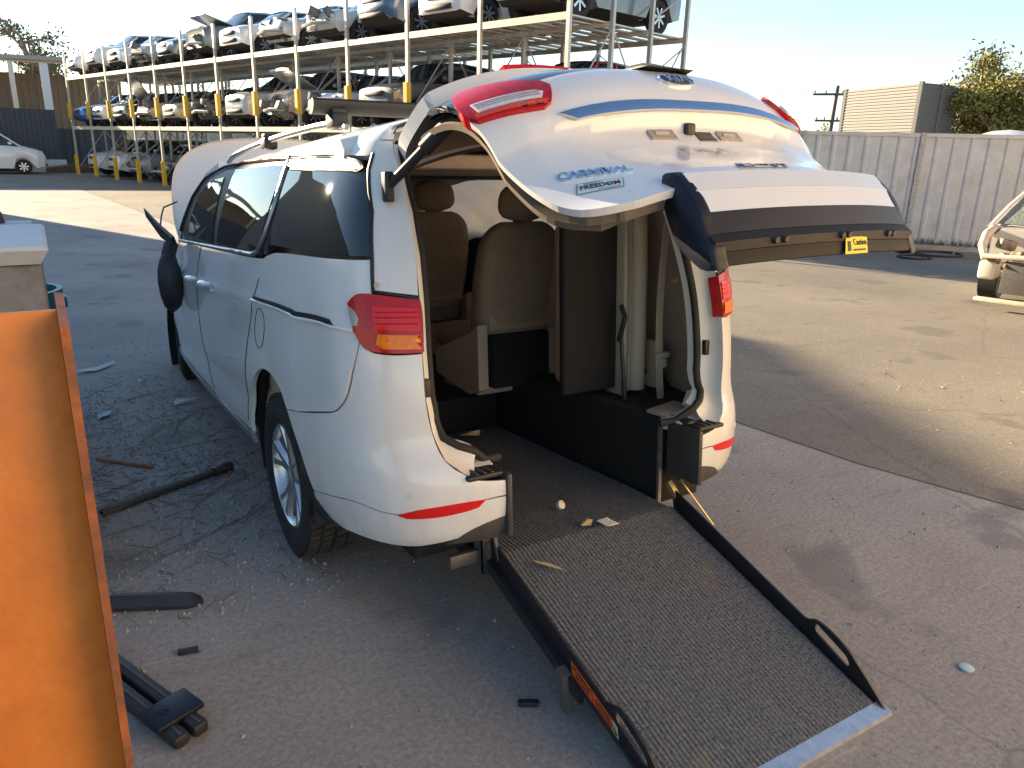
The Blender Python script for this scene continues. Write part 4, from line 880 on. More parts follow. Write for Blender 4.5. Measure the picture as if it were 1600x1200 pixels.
def fl_pt(x, t, h): return tuple(np.array(w2b(np.array([x, .15, .305+h])))+np.array([0, t*1.0, -.0*t-(.0 if t < .01 else 0)+t*(-.085+.087)])) if False else (x, float(w2b(np.array([0, .15, .305]))[1])+t, float(w2b(np.array([0, .15, .305]))[2])+(.234-float(w2b(np.array([0, .15, .305]))[2]))*min(1, t/.25)+h)
ribbed('floor_mat', fl_pt, -.45, .435, 0.0, 1.5, rp)
pl = MB()
for a, b in ((0, RL),):
    V = [rp_pt(x, t, h) for t in (0, RL-.01) for x in (-.47, .47) for h in (-.022, -.003)]
    pl.add(V, [(0, 1, 3, 2), (4, 6, 7, 5), (0, 4, 5, 1), (2, 3, 7, 6), (0, 2, 6, 4), (1, 5, 7, 3)])
pl.build('ramp_plate', BLACKP, rp)
V = [rp_pt(x, t, h) for t in (RL-.038, RL+.012) for x in (-.47, .475) for h in (-.008, .006)]
MB().add(V, [(0, 1, 3, 2), (4, 6, 7, 5), (0, 4, 5, 1), (2, 3, 7, 6), (0, 2, 6, 4), (1, 5, 7, 3)]).build('ramp_lip', M('aluminium', (.72, .73, .74), .3, metal=.9, var=.1, vs=30), rp)
GUARD = [(0.02, .0), (.0, .085), (.05, .085), (.68, .068), (.765, .070), (.815, .100), (.88, .110), (.955, .100), (1.01, .072), (1.075, .03), (RL+.005, .0)]
for sg in (-1, 1):
    x = sg*.46; top = crs(np.array(GUARD[1:]), 6); poly = [tuple(p) for p in top]+[(RL, -.03), (0, -.03)]
    # handle slot
    slot = [(.885+.055*math.copysign(1, math.cos(a))+.020*math.cos(a), .060+.020*math.sin(a)-.14*(.055*math.copysign(1, math.cos(a))+.020*math.cos(a))) for a in np.linspace(.01, 2*math.pi+.01, 25)[:-1]]
    pts = [Vector(p) for p in poly]+[Vector(p) for p in slot]; n1, n2 = len(poly), len(slot)
    ed = [(i, (i+1) % n1) for i in range(n1)]+[(n1+i, n1+(i+1) % n2) for i in range(n2)]
    vo, eo, fo, _, _, _ = delaunay_2d_cdt(pts, ed, [], 0, 1e-6); V2 = np.array([(v.x, v.y) for v in vo]); ce = np.array([V2[list(f)].mean(0) for f in fo]); kp = inpoly(ce, poly) & ~inpoly(ce, slot)
    Fc = [tuple(f) for f, k in zip(fo, kp) if k]; nv = len(V2)
    W = [rp_pt(x-.004, t, h) for t, h in V2]+[rp_pt(x+.004, t, h) for t, h in V2]; ec = set((f[i], f[(i+1) % 3]) for f in Fc for i in range(3))
    Fo = [f for f in Fc]+[tuple(i+nv for i in f[::-1]) for f in Fc]+[(b_, a_, a_+nv, b_+nv) for a_, b_ in ec if (b_, a_) not in ec]
    m_ = MB().add(W, Fo); go = m_.build('side_guard', M('guard_black', (.012, .012, .016), .42, var=.3, vs=20), rp)
    V = [rp_pt(sg*.485, t, h) for t in (.0, .62) for h in (-.05, -.005)]+[rp_pt(sg*.465, t, h) for t in (.0, .62) for h in (-.05, -.005)]
    MB().add(V, [(0, 1, 3, 2), (4, 6, 7, 5), (0, 4, 5, 1), (2, 3, 7, 6), (0, 2, 6, 4), (1, 5, 7, 3)]).build('side_rail', BLACKP, rp)
    V = [rp_pt(sg*(.47+dx), t, h) for t in (.52, .56) for dx in (0, .035) for h in (-.13, -.0)]
    MB().add(V, [(0, 1, 3, 2), (4, 6, 7, 5), (0, 4, 5, 1), (2, 3, 7, 6), (0, 2, 6, 4), (1, 5, 7, 3)]).build('ramp_foot', M('frame_grey', (.13, .12, .11), .5), rp)
# orange warning label on the near guard
def GF(t, h): t = np.asarray(t, float); h = np.asarray(h, float); return np.array([rp_pt(-.4655, .56+(a-.56)*.60, b) for a, b in zip(t.ravel(), h.ravel())]).reshape(*t.shape, 3)
OB = OUTREF
def OUTREF(V3): return np.tile(np.array([-1., 0, .2]), (len(V3), 1))
wl_ = panel('warning_label', [(.56, -.010), (.56, .045), (.94, .040), (.94, -.010)], GF, M('label_orange', (.75, .12, .015), .5), rp, step=.05, gap=0, rim=.0008, off=.001, corner=30)
panel('label_pictogram', [(.945, -.008), (.945, .040), (.985, .036), (.985, -.008)], GF, M('label_cream', (.55, .52, .45), .5), rp, step=.05, gap=0, rim=.0008, off=.001, corner=30)
INK = M('ink_black', (.02, .02, .02), .5)
text_on('label_text', 'MAX. WORKING LOAD', GF, (.575, .024), (.745, .022), .013, INK, wl_, .0022, .0006, up=(0, 1), bold=.015)
text_on('label_text', 'LIMIT IS 300 KG', GF, (.595, .005), (.725, .004), .012, INK, wl_, .0022, .0006, up=(0, 1), bold=.015)
text_on('label_text', 'CAUTION', GF, (.80, .024), (.92, .022), .013, INK, wl_, .0022, .0006, up=(0, 1), bold=.015)
for h0 in (.016, .009, .002, -.005): panel('fine_print', [(.78, h0), (.78, h0+.003), (.93, h0+.003), (.93, h0)], GF, INK, wl_, step=.05, gap=0, rim=.0005, off=.0018, corner=30)
panel('label_divider', [(.757, -.009), (.757, .043), (.761, .043), (.761, -.009)], GF, INK, wl_, step=.05, gap=0, rim=.0005, off=.0018, corner=30)
panel('pictogram_figure', [(.955, .0), (.953, .030), (.962, .024), (.968, .012), (.980, .016), (.976, .002), (.966, .004)], GF, INK, wl_, step=.02, gap=0, rim=.0005, off=.0022, corner=30)
OUTREF = OB

# ------------------------------------------------------------------ generic cars for the yard
GALV = M('galvanised', (.50, .48, .44), .5, metal=.55, var=.12, vs=6)
YEL = M('guard_yellow', (.72, .42, .01), .5, var=.12, vs=9)
TYRE = M('far_tyre', (.02, .02, .02), .85)
CARGLASS = M('car_glass', (.02, .025, .03), .04, spec=.8)
UNDER = M('car_underside', (.025, .023, .021), .9, var=.3, vs=9)
LIGHT = M('head_lamp', (.55, .56, .58), .12, coat=1, var=.25, vs=40)
GRIL = M('grille', (.012, .012, .013), .5)
ENG = M('engine_bits', (.16, .145, .125), .6, metal=.3, var=.6, vs=14)
CARM = {}
def carpaint(name, c, rough=.3):
    if name not in CARM: CARM[name] = M('paint_'+name, c, rough, coat=.9, var=.06, vs=3)
    return CARM[name]
# profile tables per kind: stations along x (0 nose .. L tail): (x, z_low, z_shoulder, half width)
KINDS = {
 'sedan': dict(L=4.6, body=[(0, .42, .60, .55), (.06, .30, .70, .74), (.35, .22, .78, .85), (1.0, .20, .90, .89), (1.5, .20, .95, .90), (2.6, .20, .97, .90), (3.6, .21, 1.0, .89), (4.2, .26, 1.0, .84), (4.52, .34, .93, .76), (4.6, .45, .80, .66)],
   cab=[(1.30, .93, .93, .78), (2.05, .96, 1.40, .76), (2.6, .97, 1.44, .76), (3.1, .98, 1.40, .75), (3.95, 1.0, 1.02, .72)], wb=(.92, 3.62), wr=.32),
 'hatch': dict(L=4.15, body=[(0, .42, .62, .55), (.06, .30, .74, .74), (.35, .22, .84, .84), (.95, .20, .95, .88), (1.5, .20, 1.0, .89), (2.6, .20, 1.02, .89), (3.4, .21, 1.04, .88), (3.9, .26, 1.02, .84), (4.1, .34, .95, .78), (4.15, .45, .85, .70)],
   cab=[(1.10, .97, .98, .78), (1.85, 1.0, 1.45, .75), (2.5, 1.02, 1.50, .75), (3.3, 1.03, 1.46, .74), (3.98, 1.02, 1.06, .72)], wb=(.85, 3.42), wr=.31),
 'suv': dict(L=4.65, body=[(0, .50, .78, .60), (.06, .36, .92, .78), (.35, .28, 1.02, .88), (1.0, .26, 1.10, .93), (1.5, .26, 1.14, .94), (2.6, .26, 1.16, .94), (3.7, .27, 1.18, .93), (4.3, .32, 1.16, .90), (4.6, .40, 1.08, .84), (4.65, .52, .95, .76)],
   cab=[(1.15, 1.10, 1.12, .82), (1.85, 1.14, 1.66, .77), (2.5, 1.16, 1.72, .77), (3.7, 1.17, 1.68, .76), (4.48, 1.16, 1.20, .74)], wb=(.92, 3.70), wr=.36),
 'van': dict(L=4.9, body=[(0, .45, .80, .65), (.06, .32, .98, .82), (.35, .26, 1.10, .92), (.9, .24, 1.24, .95), (1.5, .24, 1.30, .95), (2.6, .24, 1.30, .95), (3.9, .24, 1.30, .95), (4.5, .26, 1.30, .95), (4.86, .32, 1.30, .94), (4.9, .40, 1.28, .92)],
   cab=[(.95, 1.24, 1.27, .86), (1.75, 1.30, 1.88, .82), (2.4, 1.30, 1.96, .82), (3.9, 1.30, 1.97, .82), (4.85, 1.30, 1.90, .82)], wb=(.98, 3.98), wr=.34)}
def interp_st(tab, x):
    T_ = np.array(tab); return [np.interp(x, T_[:, 0], T_[:, k]) for k in range(1, 4)]
def make_car(kind, paint, loc, rz, label, group, wreck=0., hood=0., seed=0, name=None, cargroup=True, slope=0., side_wheel=True, lamp=True, glasslow=None):
    K = KINDS[kind]; r_ = random.Random(seed); L_ = K['L']
    root = empty(name or {'sedan': 'sedan_car', 'hatch': 'hatchback_car', 'suv': 'suv_car', 'van': 'delivery_van'}[kind], loc, rz, label, {'van': 'van'}.get(kind, 'car'), group)
    # body: rings across
    xs = sorted(set([b[0] for b in K['body']]+list(np.linspace(.1, L_-.1, 30)))); secs = []
    wr = K['wr']
    def crumple(x): return wreck*max(0, 1-x/1.1)
    for x in xs:
        zl, zs_, hw = interp_st(K['body'], x); k = crumple(x)
        zl += k*.10*r_.random(); zs_ += k*(.14*(r_.random()-.4)); hw *= 1-.10*k*r_.random(); xx = x+k*.28*r_.random()
        # wheel arch cut: raise the lower side edge
        arch = 0
        for wx in K['wb']:
            d = abs(x-wx); 
            if d < wr+.07: arch = max(arch, math.sqrt(max(0, (wr+.07)**2-d*d))+wr-zl)
        za = min(zl+arch, zs_-.12) if arch > 0 else zl
        mid = (za+zs_)/2
        ring = [(xx, 0, zl), (xx, -hw*.72, zl), (xx, -hw*.80, max(zl, za-.0)), (xx, -hw*.97, za+.02), (xx, -hw, mid), (xx, -hw*.985, zs_-.10), (xx, -hw*.93, zs_-.02), (xx, -hw*.80, zs_+.015), (xx, -hw*.4, zs_+.045), (xx, 0, zs_+.055)]
        ring = ring+[(a, -b, c) for a, b, c in ring[-2:0:-1]]; secs.append(ring)
    MB().loft(secs).build('body', [paint, UNDER], root, auto=40)
    bo_ = root.children[0]
    bo_.data.polygons.foreach_set('material_index', [1 if (p.normal.z < -.6) else 0 for p in bo_.data.polygons])
    # cabin
    cs = []
    for x in sorted(set([c[0] for c in K['cab']]+list(np.linspace(K['cab'][0][0], K['cab'][-1][0], 16)))):
        zb, zt, hw = interp_st(K['cab'], x); hb = interp_st(K['body'], x)[2]*.93; f = max(.02, min(1, (zt-zb)/.45)); ht = hb-(hb-hw*.86)*f
        ring = [(x, -hb, zb-.02), (x, -(hb+(ht-hb)*.9), zb+(zt-zb)*.86), (x, -ht*.90, zt-.01*f), (x, -ht*.5, zt+.02*f), (x, 0, zt+.028*f)]; cs.append(ring+[(a, -b, c) for a, b, c in ring[-2::-1]])
    MB().loft(cs, closed=False).build('cabin_glass', CARGLASS, root, auto=40, flipfix=True)
    # roof skin and pillars, slightly proud of the glass
    rs_ = [[(a, b*1.004, c+.012) for a, b, c in ring[1:-1]] for ring, x in zip(cs, [c[0][0] for c in cs]) if K['cab'][1][0]-.06 <= x <= K['cab'][-2][0]+.12]
    MB().loft(rs_, closed=False).build('roof', paint, root, auto=40, flipfix=True)
    for sg in (-1, 1):
        for x0, x1 in ((K['cab'][0][0], K['cab'][1][0]), (K['cab'][2][0]-.05, K['cab'][2][0]), (K['cab'][-1][0], K['cab'][-2][0])):
            def pt(x, t):
                zb, zt, hw = interp_st(K['cab'], x); hb = interp_st(K['body'], x)[2]*.93; f = max(.02, min(1, (zt-zb)/.45)); ht = hb-(hb-hw*.86)*f; y = hb+(ht-hb)*.9*t; return (x, sg*(y+.006), zb-.02+(zt-zb)*.88*t)
            a = pt(x0, 0.05); b = pt(x1, 1.0)
            MB().tube([a, b], .04, 6).build('pillar', paint, root)
    # wheels
    for wx in K['wb']:
        for sg in (-1, 1):
            if wreck > .7 and wx < 1.5 and sg == 1: continue
            hw = interp_st(K['body'], wx)[2]; m_ = MB()
            m_.lathe([(-sg*.10, wr*.62), (-sg*.11, wr*.9), (-sg*.08, wr), (sg*.08, wr), (sg*.105, wr*.92), (sg*.10, wr*.66), (sg*.085, wr*.63)], (0, 0, 0), 'y', 20)
            w_ = m_.build('wheel', TYRE, root, auto=40); w_.location = (wx, sg*(hw-.12), wr)
            h_ = MB().lathe([(sg*.075, wr*.64), (sg*.03, wr*.58), (sg*.03, 0)], (0, 0, 0), 'y', 18)
            for k in range(7):
                a = 2*math.pi*k/7+.3; ca, sa = math.cos(a), math.sin(a); rr = wr*.61
                h_.add([(-sa*.02, sg*.085, ca*.02), (sa*.02, sg*.085, -ca*.02), (rr*ca+sa*.028, sg*.085, rr*sa-ca*.028), (rr*ca-sa*.028, sg*.085, rr*sa+ca*.028)], [(0, 1, 2, 3)], 1)
            h_.build('rim', [GRIL, SILVER], w_, auto=40, flipfix=False)
    # front: lamps, grille, bumper slot
    zl, zs_, hw = interp_st(K['body'], .15)
    if wreck < .55:
        for sg in (-1, 1):
            MB().loft([[(.10, sg*hw*.55, zs_-.16), (.085, sg*hw*.55, zs_-.06), (.14, sg*hw*.55, zs_-.03)], [(.16, sg*hw*.90, zs_-.15), (.15, sg*hw*.92, zs_-.02), (.26, sg*hw*.90, zs_-.0)], [(.42, sg*hw*1.05, zs_-.05), (.42, sg*hw*1.05, zs_+.01), (.50, sg*hw*1.0, zs_+.02)]]).build('headlight', LIGHT, root, auto=40)
        MB().rbox((.0, -hw*.48, zs_-.19), (.09, hw*.48, zs_-.07), .02).build('grille', GRIL, root)
        MB().rbox((-.01, -hw*.6, zl+.08), (.10, hw*.6, zl+.20), .03).build('lower_grille', GRIL, root)
    else:
        eb = MB()
        for k in range(16):
            x = .05+.6*r_.random(); y = (r_.random()-.5)*1.3; z = .35+.45*r_.random(); d = .05+.12*r_.random()
            eb.rbox((x-d, y-d, z-d*.7), (x+d, y+d, z+d*.7), .02, rot=Matrix.Rotation(r_.random()*1.5, 3, 'Z') @ Matrix.Rotation(r_.random(), 3, 'X'))
        eb.build('engine_parts', [ENG], root)['kind'] = 'stuff'
        MB().tube([(-.02+.1*r_.random(), -.6, .48), (-.1, 0, .5), (.06*r_.random(), .62, .46)], .05, 6).build('crash_bar', M('crash_alloy', (.45, .44, .42), .4, metal=.6), root)
        for sg in (-1, 1):
            if r_.random() < .7: MB().rbox((.12, sg*.5-.14, .62), (.32, sg*.5+.14, .74), .03, rot=Matrix.Rotation(r_.random()*.6, 3, 'X')).build('headlight', LIGHT, root)
    if hood:
        x0 = K['cab'][0][0]; zb = interp_st(K['body'], x0)[1]+.05; a = hood; hl_ = x0-.15
        secs = []
        for t in np.linspace(0, 1, 5): secs.append([(x0-hl_*t*math.cos(a), y, zb+hl_*t*math.sin(a)+.04*(1-(y/.7)**2)) for y in np.linspace(-.70+.1*t, .70-.1*t, 7)]+[(x0-hl_*t*math.cos(a)-.03*math.sin(a), y, zb+hl_*t*math.sin(a)-.03) for y in np.linspace(.70-.1*t, -.70+.1*t, 7)])
        MB().loft(secs).build('bonnet', [paint], root, auto=40)
    for sg in (-1, 1):
        x = K['cab'][0][0]+.45; z = interp_st(K['body'], x)[1]+.10; hw = interp_st(K['body'], x)[2]
        MB().rbox((x-.08, sg*(hw+.09)-.07, z-.05), (x+.08, sg*(hw+.09)+.07, z+.06), .03).build('wing_mirror', paint, root)
    return root
# ------------------------------------------------------------------ storage rack with cars
RP0 = np.array([.107, 41.5]); RD = np.array([.245, -.9695]); RN = np.array([.9695, .245]); BAY = 2.58; RDEP = 4.2; Z1, Z2 = 2.24, 4.42
rk = empty('car_storage_rack', (RP0[0], RP0[1], 0), label='long two deck galvanised steel rack holding rows of wrecked cars', cat='rack')
rk_m = Matrix(((RD[0], RN[0], 0, RP0[0]), (RD[1], RN[1], 0, RP0[1]), (0, 0, 1, 0), (0, 0, 0, 1)))   # local x along the front, y into depth
rk.matrix_world = rk_m
def upright(x, y, guard=True):
    o = MB().box((-.045, -.04, 0), (.045, .04, 5.45)).build('upright', GALV, rk); o.location = (x, y, 0)
    MB().box((-.09, -.09, 0), (.09, .09, .02)).build('base_plate', GALV, o)
    if guard:
        for z0, z1 in ((.05, .95), (Z1+.35, Z1+1.05)):
            MB().add([(-.07, -.10, z0), (.07, -.10, z0), (.07, -.052, z0), (.09, .02, z0), (-.09, .02, z0), (-.07, -.052, z0)]+[(-.07, -.10, z1), (.07, -.10, z1), (.07, -.052, z1), (.09, .02, z1), (-.09, .02, z1), (-.07, -.052, z1)], [(0, 1, 7, 6), (1, 2, 8, 7), (2, 3, 9, 8), (4, 5, 11, 10), (5, 0, 6, 11), (6, 7, 8, 9, 10, 11), (5, 4, 3, 2, 1, 0), (3, 4, 10, 9)]).build('column_guard', YEL, o)
    return o
for i in range(13):
    for j, d in enumerate((0, 1.4, 2.8, 4.2)): upright(i*BAY, d, guard=(j == 0))
    for z0, z1, d0, d1 in ((.3, 2.1, 0, 1.4), (2.1, .3, 1.4, 2.8), (.3, 2.1, 2.8, 4.2), (2.5, 4.3, 0, 1.4), (4.3, 2.5, 1.4, 2.8), (2.5, 4.3, 2.8, 4.2), (4.6, 5.4, 2.8, 4.2)):
        MB().tube([(i*BAY, d0, z0), (i*BAY, d1, z1)], .018, 5).build('brace', GALV, rk)
for i in range(12):
    for z in (Z1, Z2):
        for d, h in ((0, .14), (1.4, .10), (2.8, .10), (4.2, .12)):
            MB().box((i*BAY+.047, d-.03, z-h), (i*BAY+BAY-.047, d+.03, z)).build('deck_beam', M('beam_cream', (.58, .53, .42), .5, metal=.2, var=.1), rk)
        for k in range(6):
            x = i*BAY+.25+k*.42; MB().box((x-.09, .035, z-.035), (x+.09, 4.165, z-.002)).build('deck_plank', GALV, rk)
    MB().tube([(i*BAY, 4.2, .3), (i*BAY+BAY, 4.2, 2.0)], .014, 5).build('brace', GALV, rk)
    MB().tube([(i*BAY, 4.2, 2.5), (i*BAY+BAY, 4.2, 4.2)], .014, 5).build('brace', GALV, rk)
    MB().tube([(i*BAY, 4.2, 4.2), (i*BAY+BAY, 4.2, 2.5)], .014, 5).build('brace', GALV, rk)
W_ = (.70, .69, .67); CARS = [
 # deck, bay, kind, colour name, colour, wreck, hood, label
 (2, 0, 'hatch', 'white', W_, .1, 0, 'white hatchback on the top deck, nearest the brown shed'),
 (2, 1, 'suv', 'white', W_, .2, 0, 'white wagon on the top deck, second from the brown shed'),
 (2, 2, 'hatch', 'white', W_, .3, 0, 'white hatchback on the top deck, third from the brown shed'),
 (2, 3, 'sedan', 'silver', (.42, .42, .42), .9, 0, 'silver car with smashed nose on the top deck, fourth from the shed'),
 (2, 4, 'sedan', 'slate', (.10, .13, .18), .4, 0, 'slate blue sedan on the top deck, fifth from the shed'),
 (2, 5, 'suv', 'graphite', (.17, .17, .18), .6, .25, 'graphite car with bonnet ajar on the top deck'),
 (2, 6, 'hatch', 'white', W_, .2, 0, 'white hatchback on the top deck left of the silver wrecks'),
 (2, 7, 'sedan', 'silver', (.42, .42, .42), 1.0, 0, 'silver wreck stripped to its engine on the top deck, left one'),
 (2, 8, 'sedan', 'pale', (.55, .55, .52), 1.0, 0, 'pale silver wreck stripped to its engine on the top deck, right one'),
 (2, 9, 'suv', 'navy', (.06, .11, .19), .4, 0, 'navy blue car on the top deck left of the white one'),
 (2, 10, 'hatch', 'white', W_, .1, 0, 'white car on the top deck near the right end of the rack'),
 (2, 11, 'suv', 'slate', (.05, .07, .10), .2, 0, 'dark slate SUV at the right end of the top deck'),
 (1, 0, 'hatch', 'blue', (.01, .09, .42), .1, 0, 'bright blue hatchback on the lower deck'),
 (1, 1, 'hatch', 'white', W_, .2, 0, 'white hatchback on the lower deck beside the blue one'),
 (1, 2, 'sedan', 'black', (.02, .02, .022), .3, 1.0, 'dark car with its bonnet up on the lower deck'),
 (1, 3, 'sedan', 'champagne', (.40, .35, .25), .7, 0, 'champagne sedan with broken front on the lower deck'),
 (1, 4, 'sedan', 'champagne', (.40, .35, .25), .1, 0, 'clean champagne sedan with alloy wheels on the lower deck'),
 (1, 5, 'sedan', 'black', (.02, .02, .022), .9, 0, 'black sedan with torn off front on the lower deck'),
 (1, 6, 'suv', 'pale', (.55, .55, .52), .4, 0, 'pale silver utility on the lower deck'),
 (1, 7, 'suv', 'grey', (.30, .30, .30), .8, .5, 'grey wreck with folded bonnet on the lower deck'),
 (1, 8, 'hatch', 'bluewhite', (.50, .56, .64), .8, 0, 'pale blue wreck on the lower deck behind the roof rack'),
 (1, 9, 'suv', 'charcoal', (.11, .11, .12), .2, 0, 'charcoal SUV on the lower deck, behind the raised tailgate'),
 (1, 10, 'sedan', 'grey', (.30, .30, .30), .2, 0, 'grey sedan on the lower deck, left of the red car'),
 (1, 11, 'hatch', 'red', (.38, .03, .02), .1, 0, 'red car on the lower deck behind the raised tailgate'),
 (0, 0, 'suv', 'white', W_, .2, 0, 'white SUV parked under the rack, leftmost'),
 (0, 1, 'suv', 'white', W_, .5, 0, 'white utility with damaged nose under the rack'),
 (0, 2, 'suv', 'grey', (.30, .30, .30), .8, 0, 'grey four wheel drive with bent bull bar under the rack'),
 (0, 3, 'sedan', 'black', (.02, .02, .022), 1.0, 0, 'black wreck with exposed engine under the rack'),
 (0, 4, 'suv', 'graphite', (.17, .17, .18), .5, .4, 'graphite wreck with lifted bonnet under the rack'),
 (0, 5, 'sedan', 'silver', (.42, .42, .42), .5, 0, 'silver sedan under the rack, beside the lifted bonnet'),
]
ang_n = math.atan2(RN[1], RN[0])
for q_, (dk, bay, kind, cn, cc, wk, hd_, lab) in enumerate(CARS):
    z = {0: .02, 1: Z1+.003, 2: Z2+.003}[dk]
    p = RP0+RD*(bay+.5)*BAY+RN*(-.15 if dk else .25)
    make_car(kind, carpaint(cn, cc), (p[0], p[1], z), ang_n+(rng.random()-.5)*.05, lab, 'wrecked cars stored on the rack', wk, hd_, seed=q_+3)

# ------------------------------------------------------------------ shed, far buildings, fences
BRN = M('brown_cladding', (.23, .16, .105), .75, var=.12, vs=2.5)
NVY = M('navy_sheet', (.035, .045, .062), .55, var=.12, vs=3)
def ribbed_wall(name, a, b, z0, z1, pitch, depth, mat, parent=None, horiz=False, thick=.05):
    a = np.array(a, float); b = np.array(b, float); L_ = np.linalg.norm(b-a); d = (b-a)/L_; nn = np.array([-d[1], d[0]])
    if not horiz:
        k = max(1, int(L_/pitch)); xs = []
        for i in range(k):
            for f, h in ((0, 0), (.12, 1), (.28, 1), (.40, 0)): xs.append(((i+f)*L_/k, h*depth))
        xs.append((L_, 0)); pts = [a+d*x+nn*h for x, h in xs]; bk = [a+d*L_-nn*thick, a-nn*thick]
        pl_ = [tuple(p) for p in pts]+[tuple(p) for p in bk]; n_ = len(pl_)
        V = [(*p, z0) for p in pl_]+[(*p, z1) for p in pl_]; Fc = [(i, (i+1) % n_, n_+(i+1) % n_, n_+i) for i in range(n_)]+[tuple(range(n_-1, -1, -1)), tuple(range(n_, 2*n_))]
    else:
        k = max(1, int((z1-z0)/pitch)); zs_ = []
        for i in range(k):
            for f, h in ((0, 0), (.2, .85), (.35, 1), (.5, .85), (.7, 0)): zs_.append((z0+(i+f)*(z1-z0)/k, h*depth))
        zs_.append((z1, 0)); pr = [(z, h) for z, h in zs_]+[(z1, -thick), (z0, -thick)]; n_ = len(pr)
        V = [(*(p+nn*h), z) for p in (a, b) for z, h in pr]; Fc = [(i, (i+1) % n_, n_+(i+1) % n_, n_+i) for i in range(n_)]+[tuple(range(n_-1, -1, -1)), tuple(range(n_, 2*n_))]
    o = mk(name, V, Fc, mat, parent)
    bm = bmesh.new(); bm.from_mesh(o.data); bmesh.ops.recalc_face_normals(bm, faces=bm.faces); bm.to_mesh(o.data); bm.free(); return o
shed = empty('cladding_shed', label='brown clad shed with open eaves at the far left', cat='building')
ribbed_wall('wall', (3.2, 50), (-14, 50), 2.2, 5.0, .34, .04, BRN, shed)
ribbed_wall('lower_wall', (3.2, 50.1), (-14, 50.1), 0, 2.2, .34, .04, NVY, shed)
MB().add([(-14, 47.2, 5.15), (3.4, 47.2, 5.65), (3.6, 52, 5.85), (-14, 52, 5.4), (-14, 47.2, 5.35), (3.4, 47.2, 5.85), (3.6, 52, 6.0), (-14, 52, 5.6)], [(0, 1, 5, 4), (1, 2, 6, 5), (2, 3, 7, 6), (3, 0, 4, 7), (4, 5, 6, 7), (3, 2, 1, 0)]).build('roof', M('roof_sheet', (.28, .27, .26), .5), shed)
for x, w, m_ in ((-2.1, .12, GALV), (-.62, .20, M('white_post', (.62, .64, .66), .5)), (-6, .12, GALV), (-10, .12, GALV)): MB().box((x-w, 47.4, 0), (x+w, 47.4+2*w, 5.4)).build('column', m_, shed)
nf = empty('navy_fence', label='dark navy sheet metal fence in front of the brown shed', cat='fence')
for k in range(6): ribbed_wall('fence_panel', (-.45-2.4*k, 45.4), (-.45-2.4*(k+1)+.02, 45.4), 0, 3.05, .2, .03, NVY, nf)
lw = MB().box((-2.2, 44.6, 0), (-.25, 44.8, .62)).build('block_wall', M('white_block', (.62, .63, .64), .7)); tag(lw, 'low white wall stub behind the parked white van', 'wall')
fb = empty('distant_warehouse', label='cream warehouse far behind the storage rack', cat='building')
MB().box((4.2, 62, 0), (36, 74, 3.9)).build('wall', M('cream_wall', (.50, .44, .33), .7, var=.08), fb); MB().box((3.8, 61.6, 3.9), (36.4, 74.4, 4.15)).build('roof', M('roof_sheet', (.28, .27, .26), .5), fb)
fb2 = empty('distant_office', label='low grey roofed building right of the rack, far away', cat='building')
MB().box((24, 38, 0), (44, 50, 3.5)).build('wall', M('cream_wall', (.50, .44, .33), .7), fb2); MB().box((23.5, 37.5, 3.5), (44.5, 50.5, 3.75)).build('roof', M('roof_sheet', (.28, .27, .26), .5), fb2)
make_car('van', carpaint('van_white', (.72, .72, .72)), (-1.15, 42.6, 0), math.pi, 'white delivery van parked by the navy fence at the left edge', None, .35, 0, 99)
# dry grass bank below the fence
gm = MB(); 
for k in range(2600):
    x = -1.2+2.4*nr.rand(); y = 43.9+1.2*nr.rand(); h = (.12+.35*nr.rand())*(1-.4*abs(x-.1)); a = nr.rand()*6.28; dx, dy = .02*math.cos(a), .02*math.sin(a); lx, ly = .12*(nr.rand()-.5), .12*(nr.rand()-.5)
    gm.add([(x-dx, y-dy, 0), (x+dx, y+dy, 0), (x+lx, y+ly, h+.1)], [(0, 1, 2)])
tag(gm.build('dry_grass', M('dry_grass', (.22, .16, .08), .9, var=.3, vs=8), flipfix=False), 'dry brown grass growing below the navy fence', 'grass', kind='stuff')
# steel sheet fence on the right
FA = np.array([14.625, 7.577]); FD = np.array([.645, -.764]); FH = 2.33
sf = empty('sheet_fence', tuple(FA)+(0,), label='tall pale steel sheet fence along the right of the yard', cat='fence'); sf.location = (0, 0, 0)
FNC = M('fence_zinc', (.44, .475, .52), .5, metal=.1, var=.16, vs=3.2, bump=.1, bs=30)
PST = M('fence_post_chipped', (.50, .51, .52), .6, col2=(.22, .23, .25), vs=14)
for k in range(-4, 4):
    a = FA+FD*(k*2.36-.35); b = FA+FD*((k+1)*2.36-.35)
    ribbed_wall('fence_sheet', b-FD*.03, a+FD*.03, .06, FH, .295, .022, FNC, sf, thick=.004)
    for z in (.05, FH-.02):
        c = [a, b]; nn = np.array([-FD[1], FD[0]])*-1
        V = [tuple(p+nn*o_)+(zz,) for p in c for o_ in (-.03, .045) for zz in (z-.03, z+.05)]
        MB().add(V, [(0, 1, 3, 2), (4, 6, 7, 5), (0, 4, 5, 1), (2, 3, 7, 6), (0, 2, 6, 4), (1, 5, 7, 3)]).build('fence_rail', FNC, sf)
    p = a; nn = np.array([-.764, -.645]); V = [tuple(p+FD*s_+nn*o_)+(zz,) for s_ in (-.05, .05) for o_ in (-.04, .07) for zz in (0, FH+.04)]
    MB().add(V, [(0, 1, 3, 2), (4, 6, 7, 5), (0, 4, 5, 1), (2, 3, 7, 6), (0, 2, 6, 4), (1, 5, 7, 3)]).build('fence_post', PST, sf)
kerb = MB(); nn = np.array([-.764, -.645]); a = FA-FD*11+nn*.10; b = FA+FD*9+nn*.10
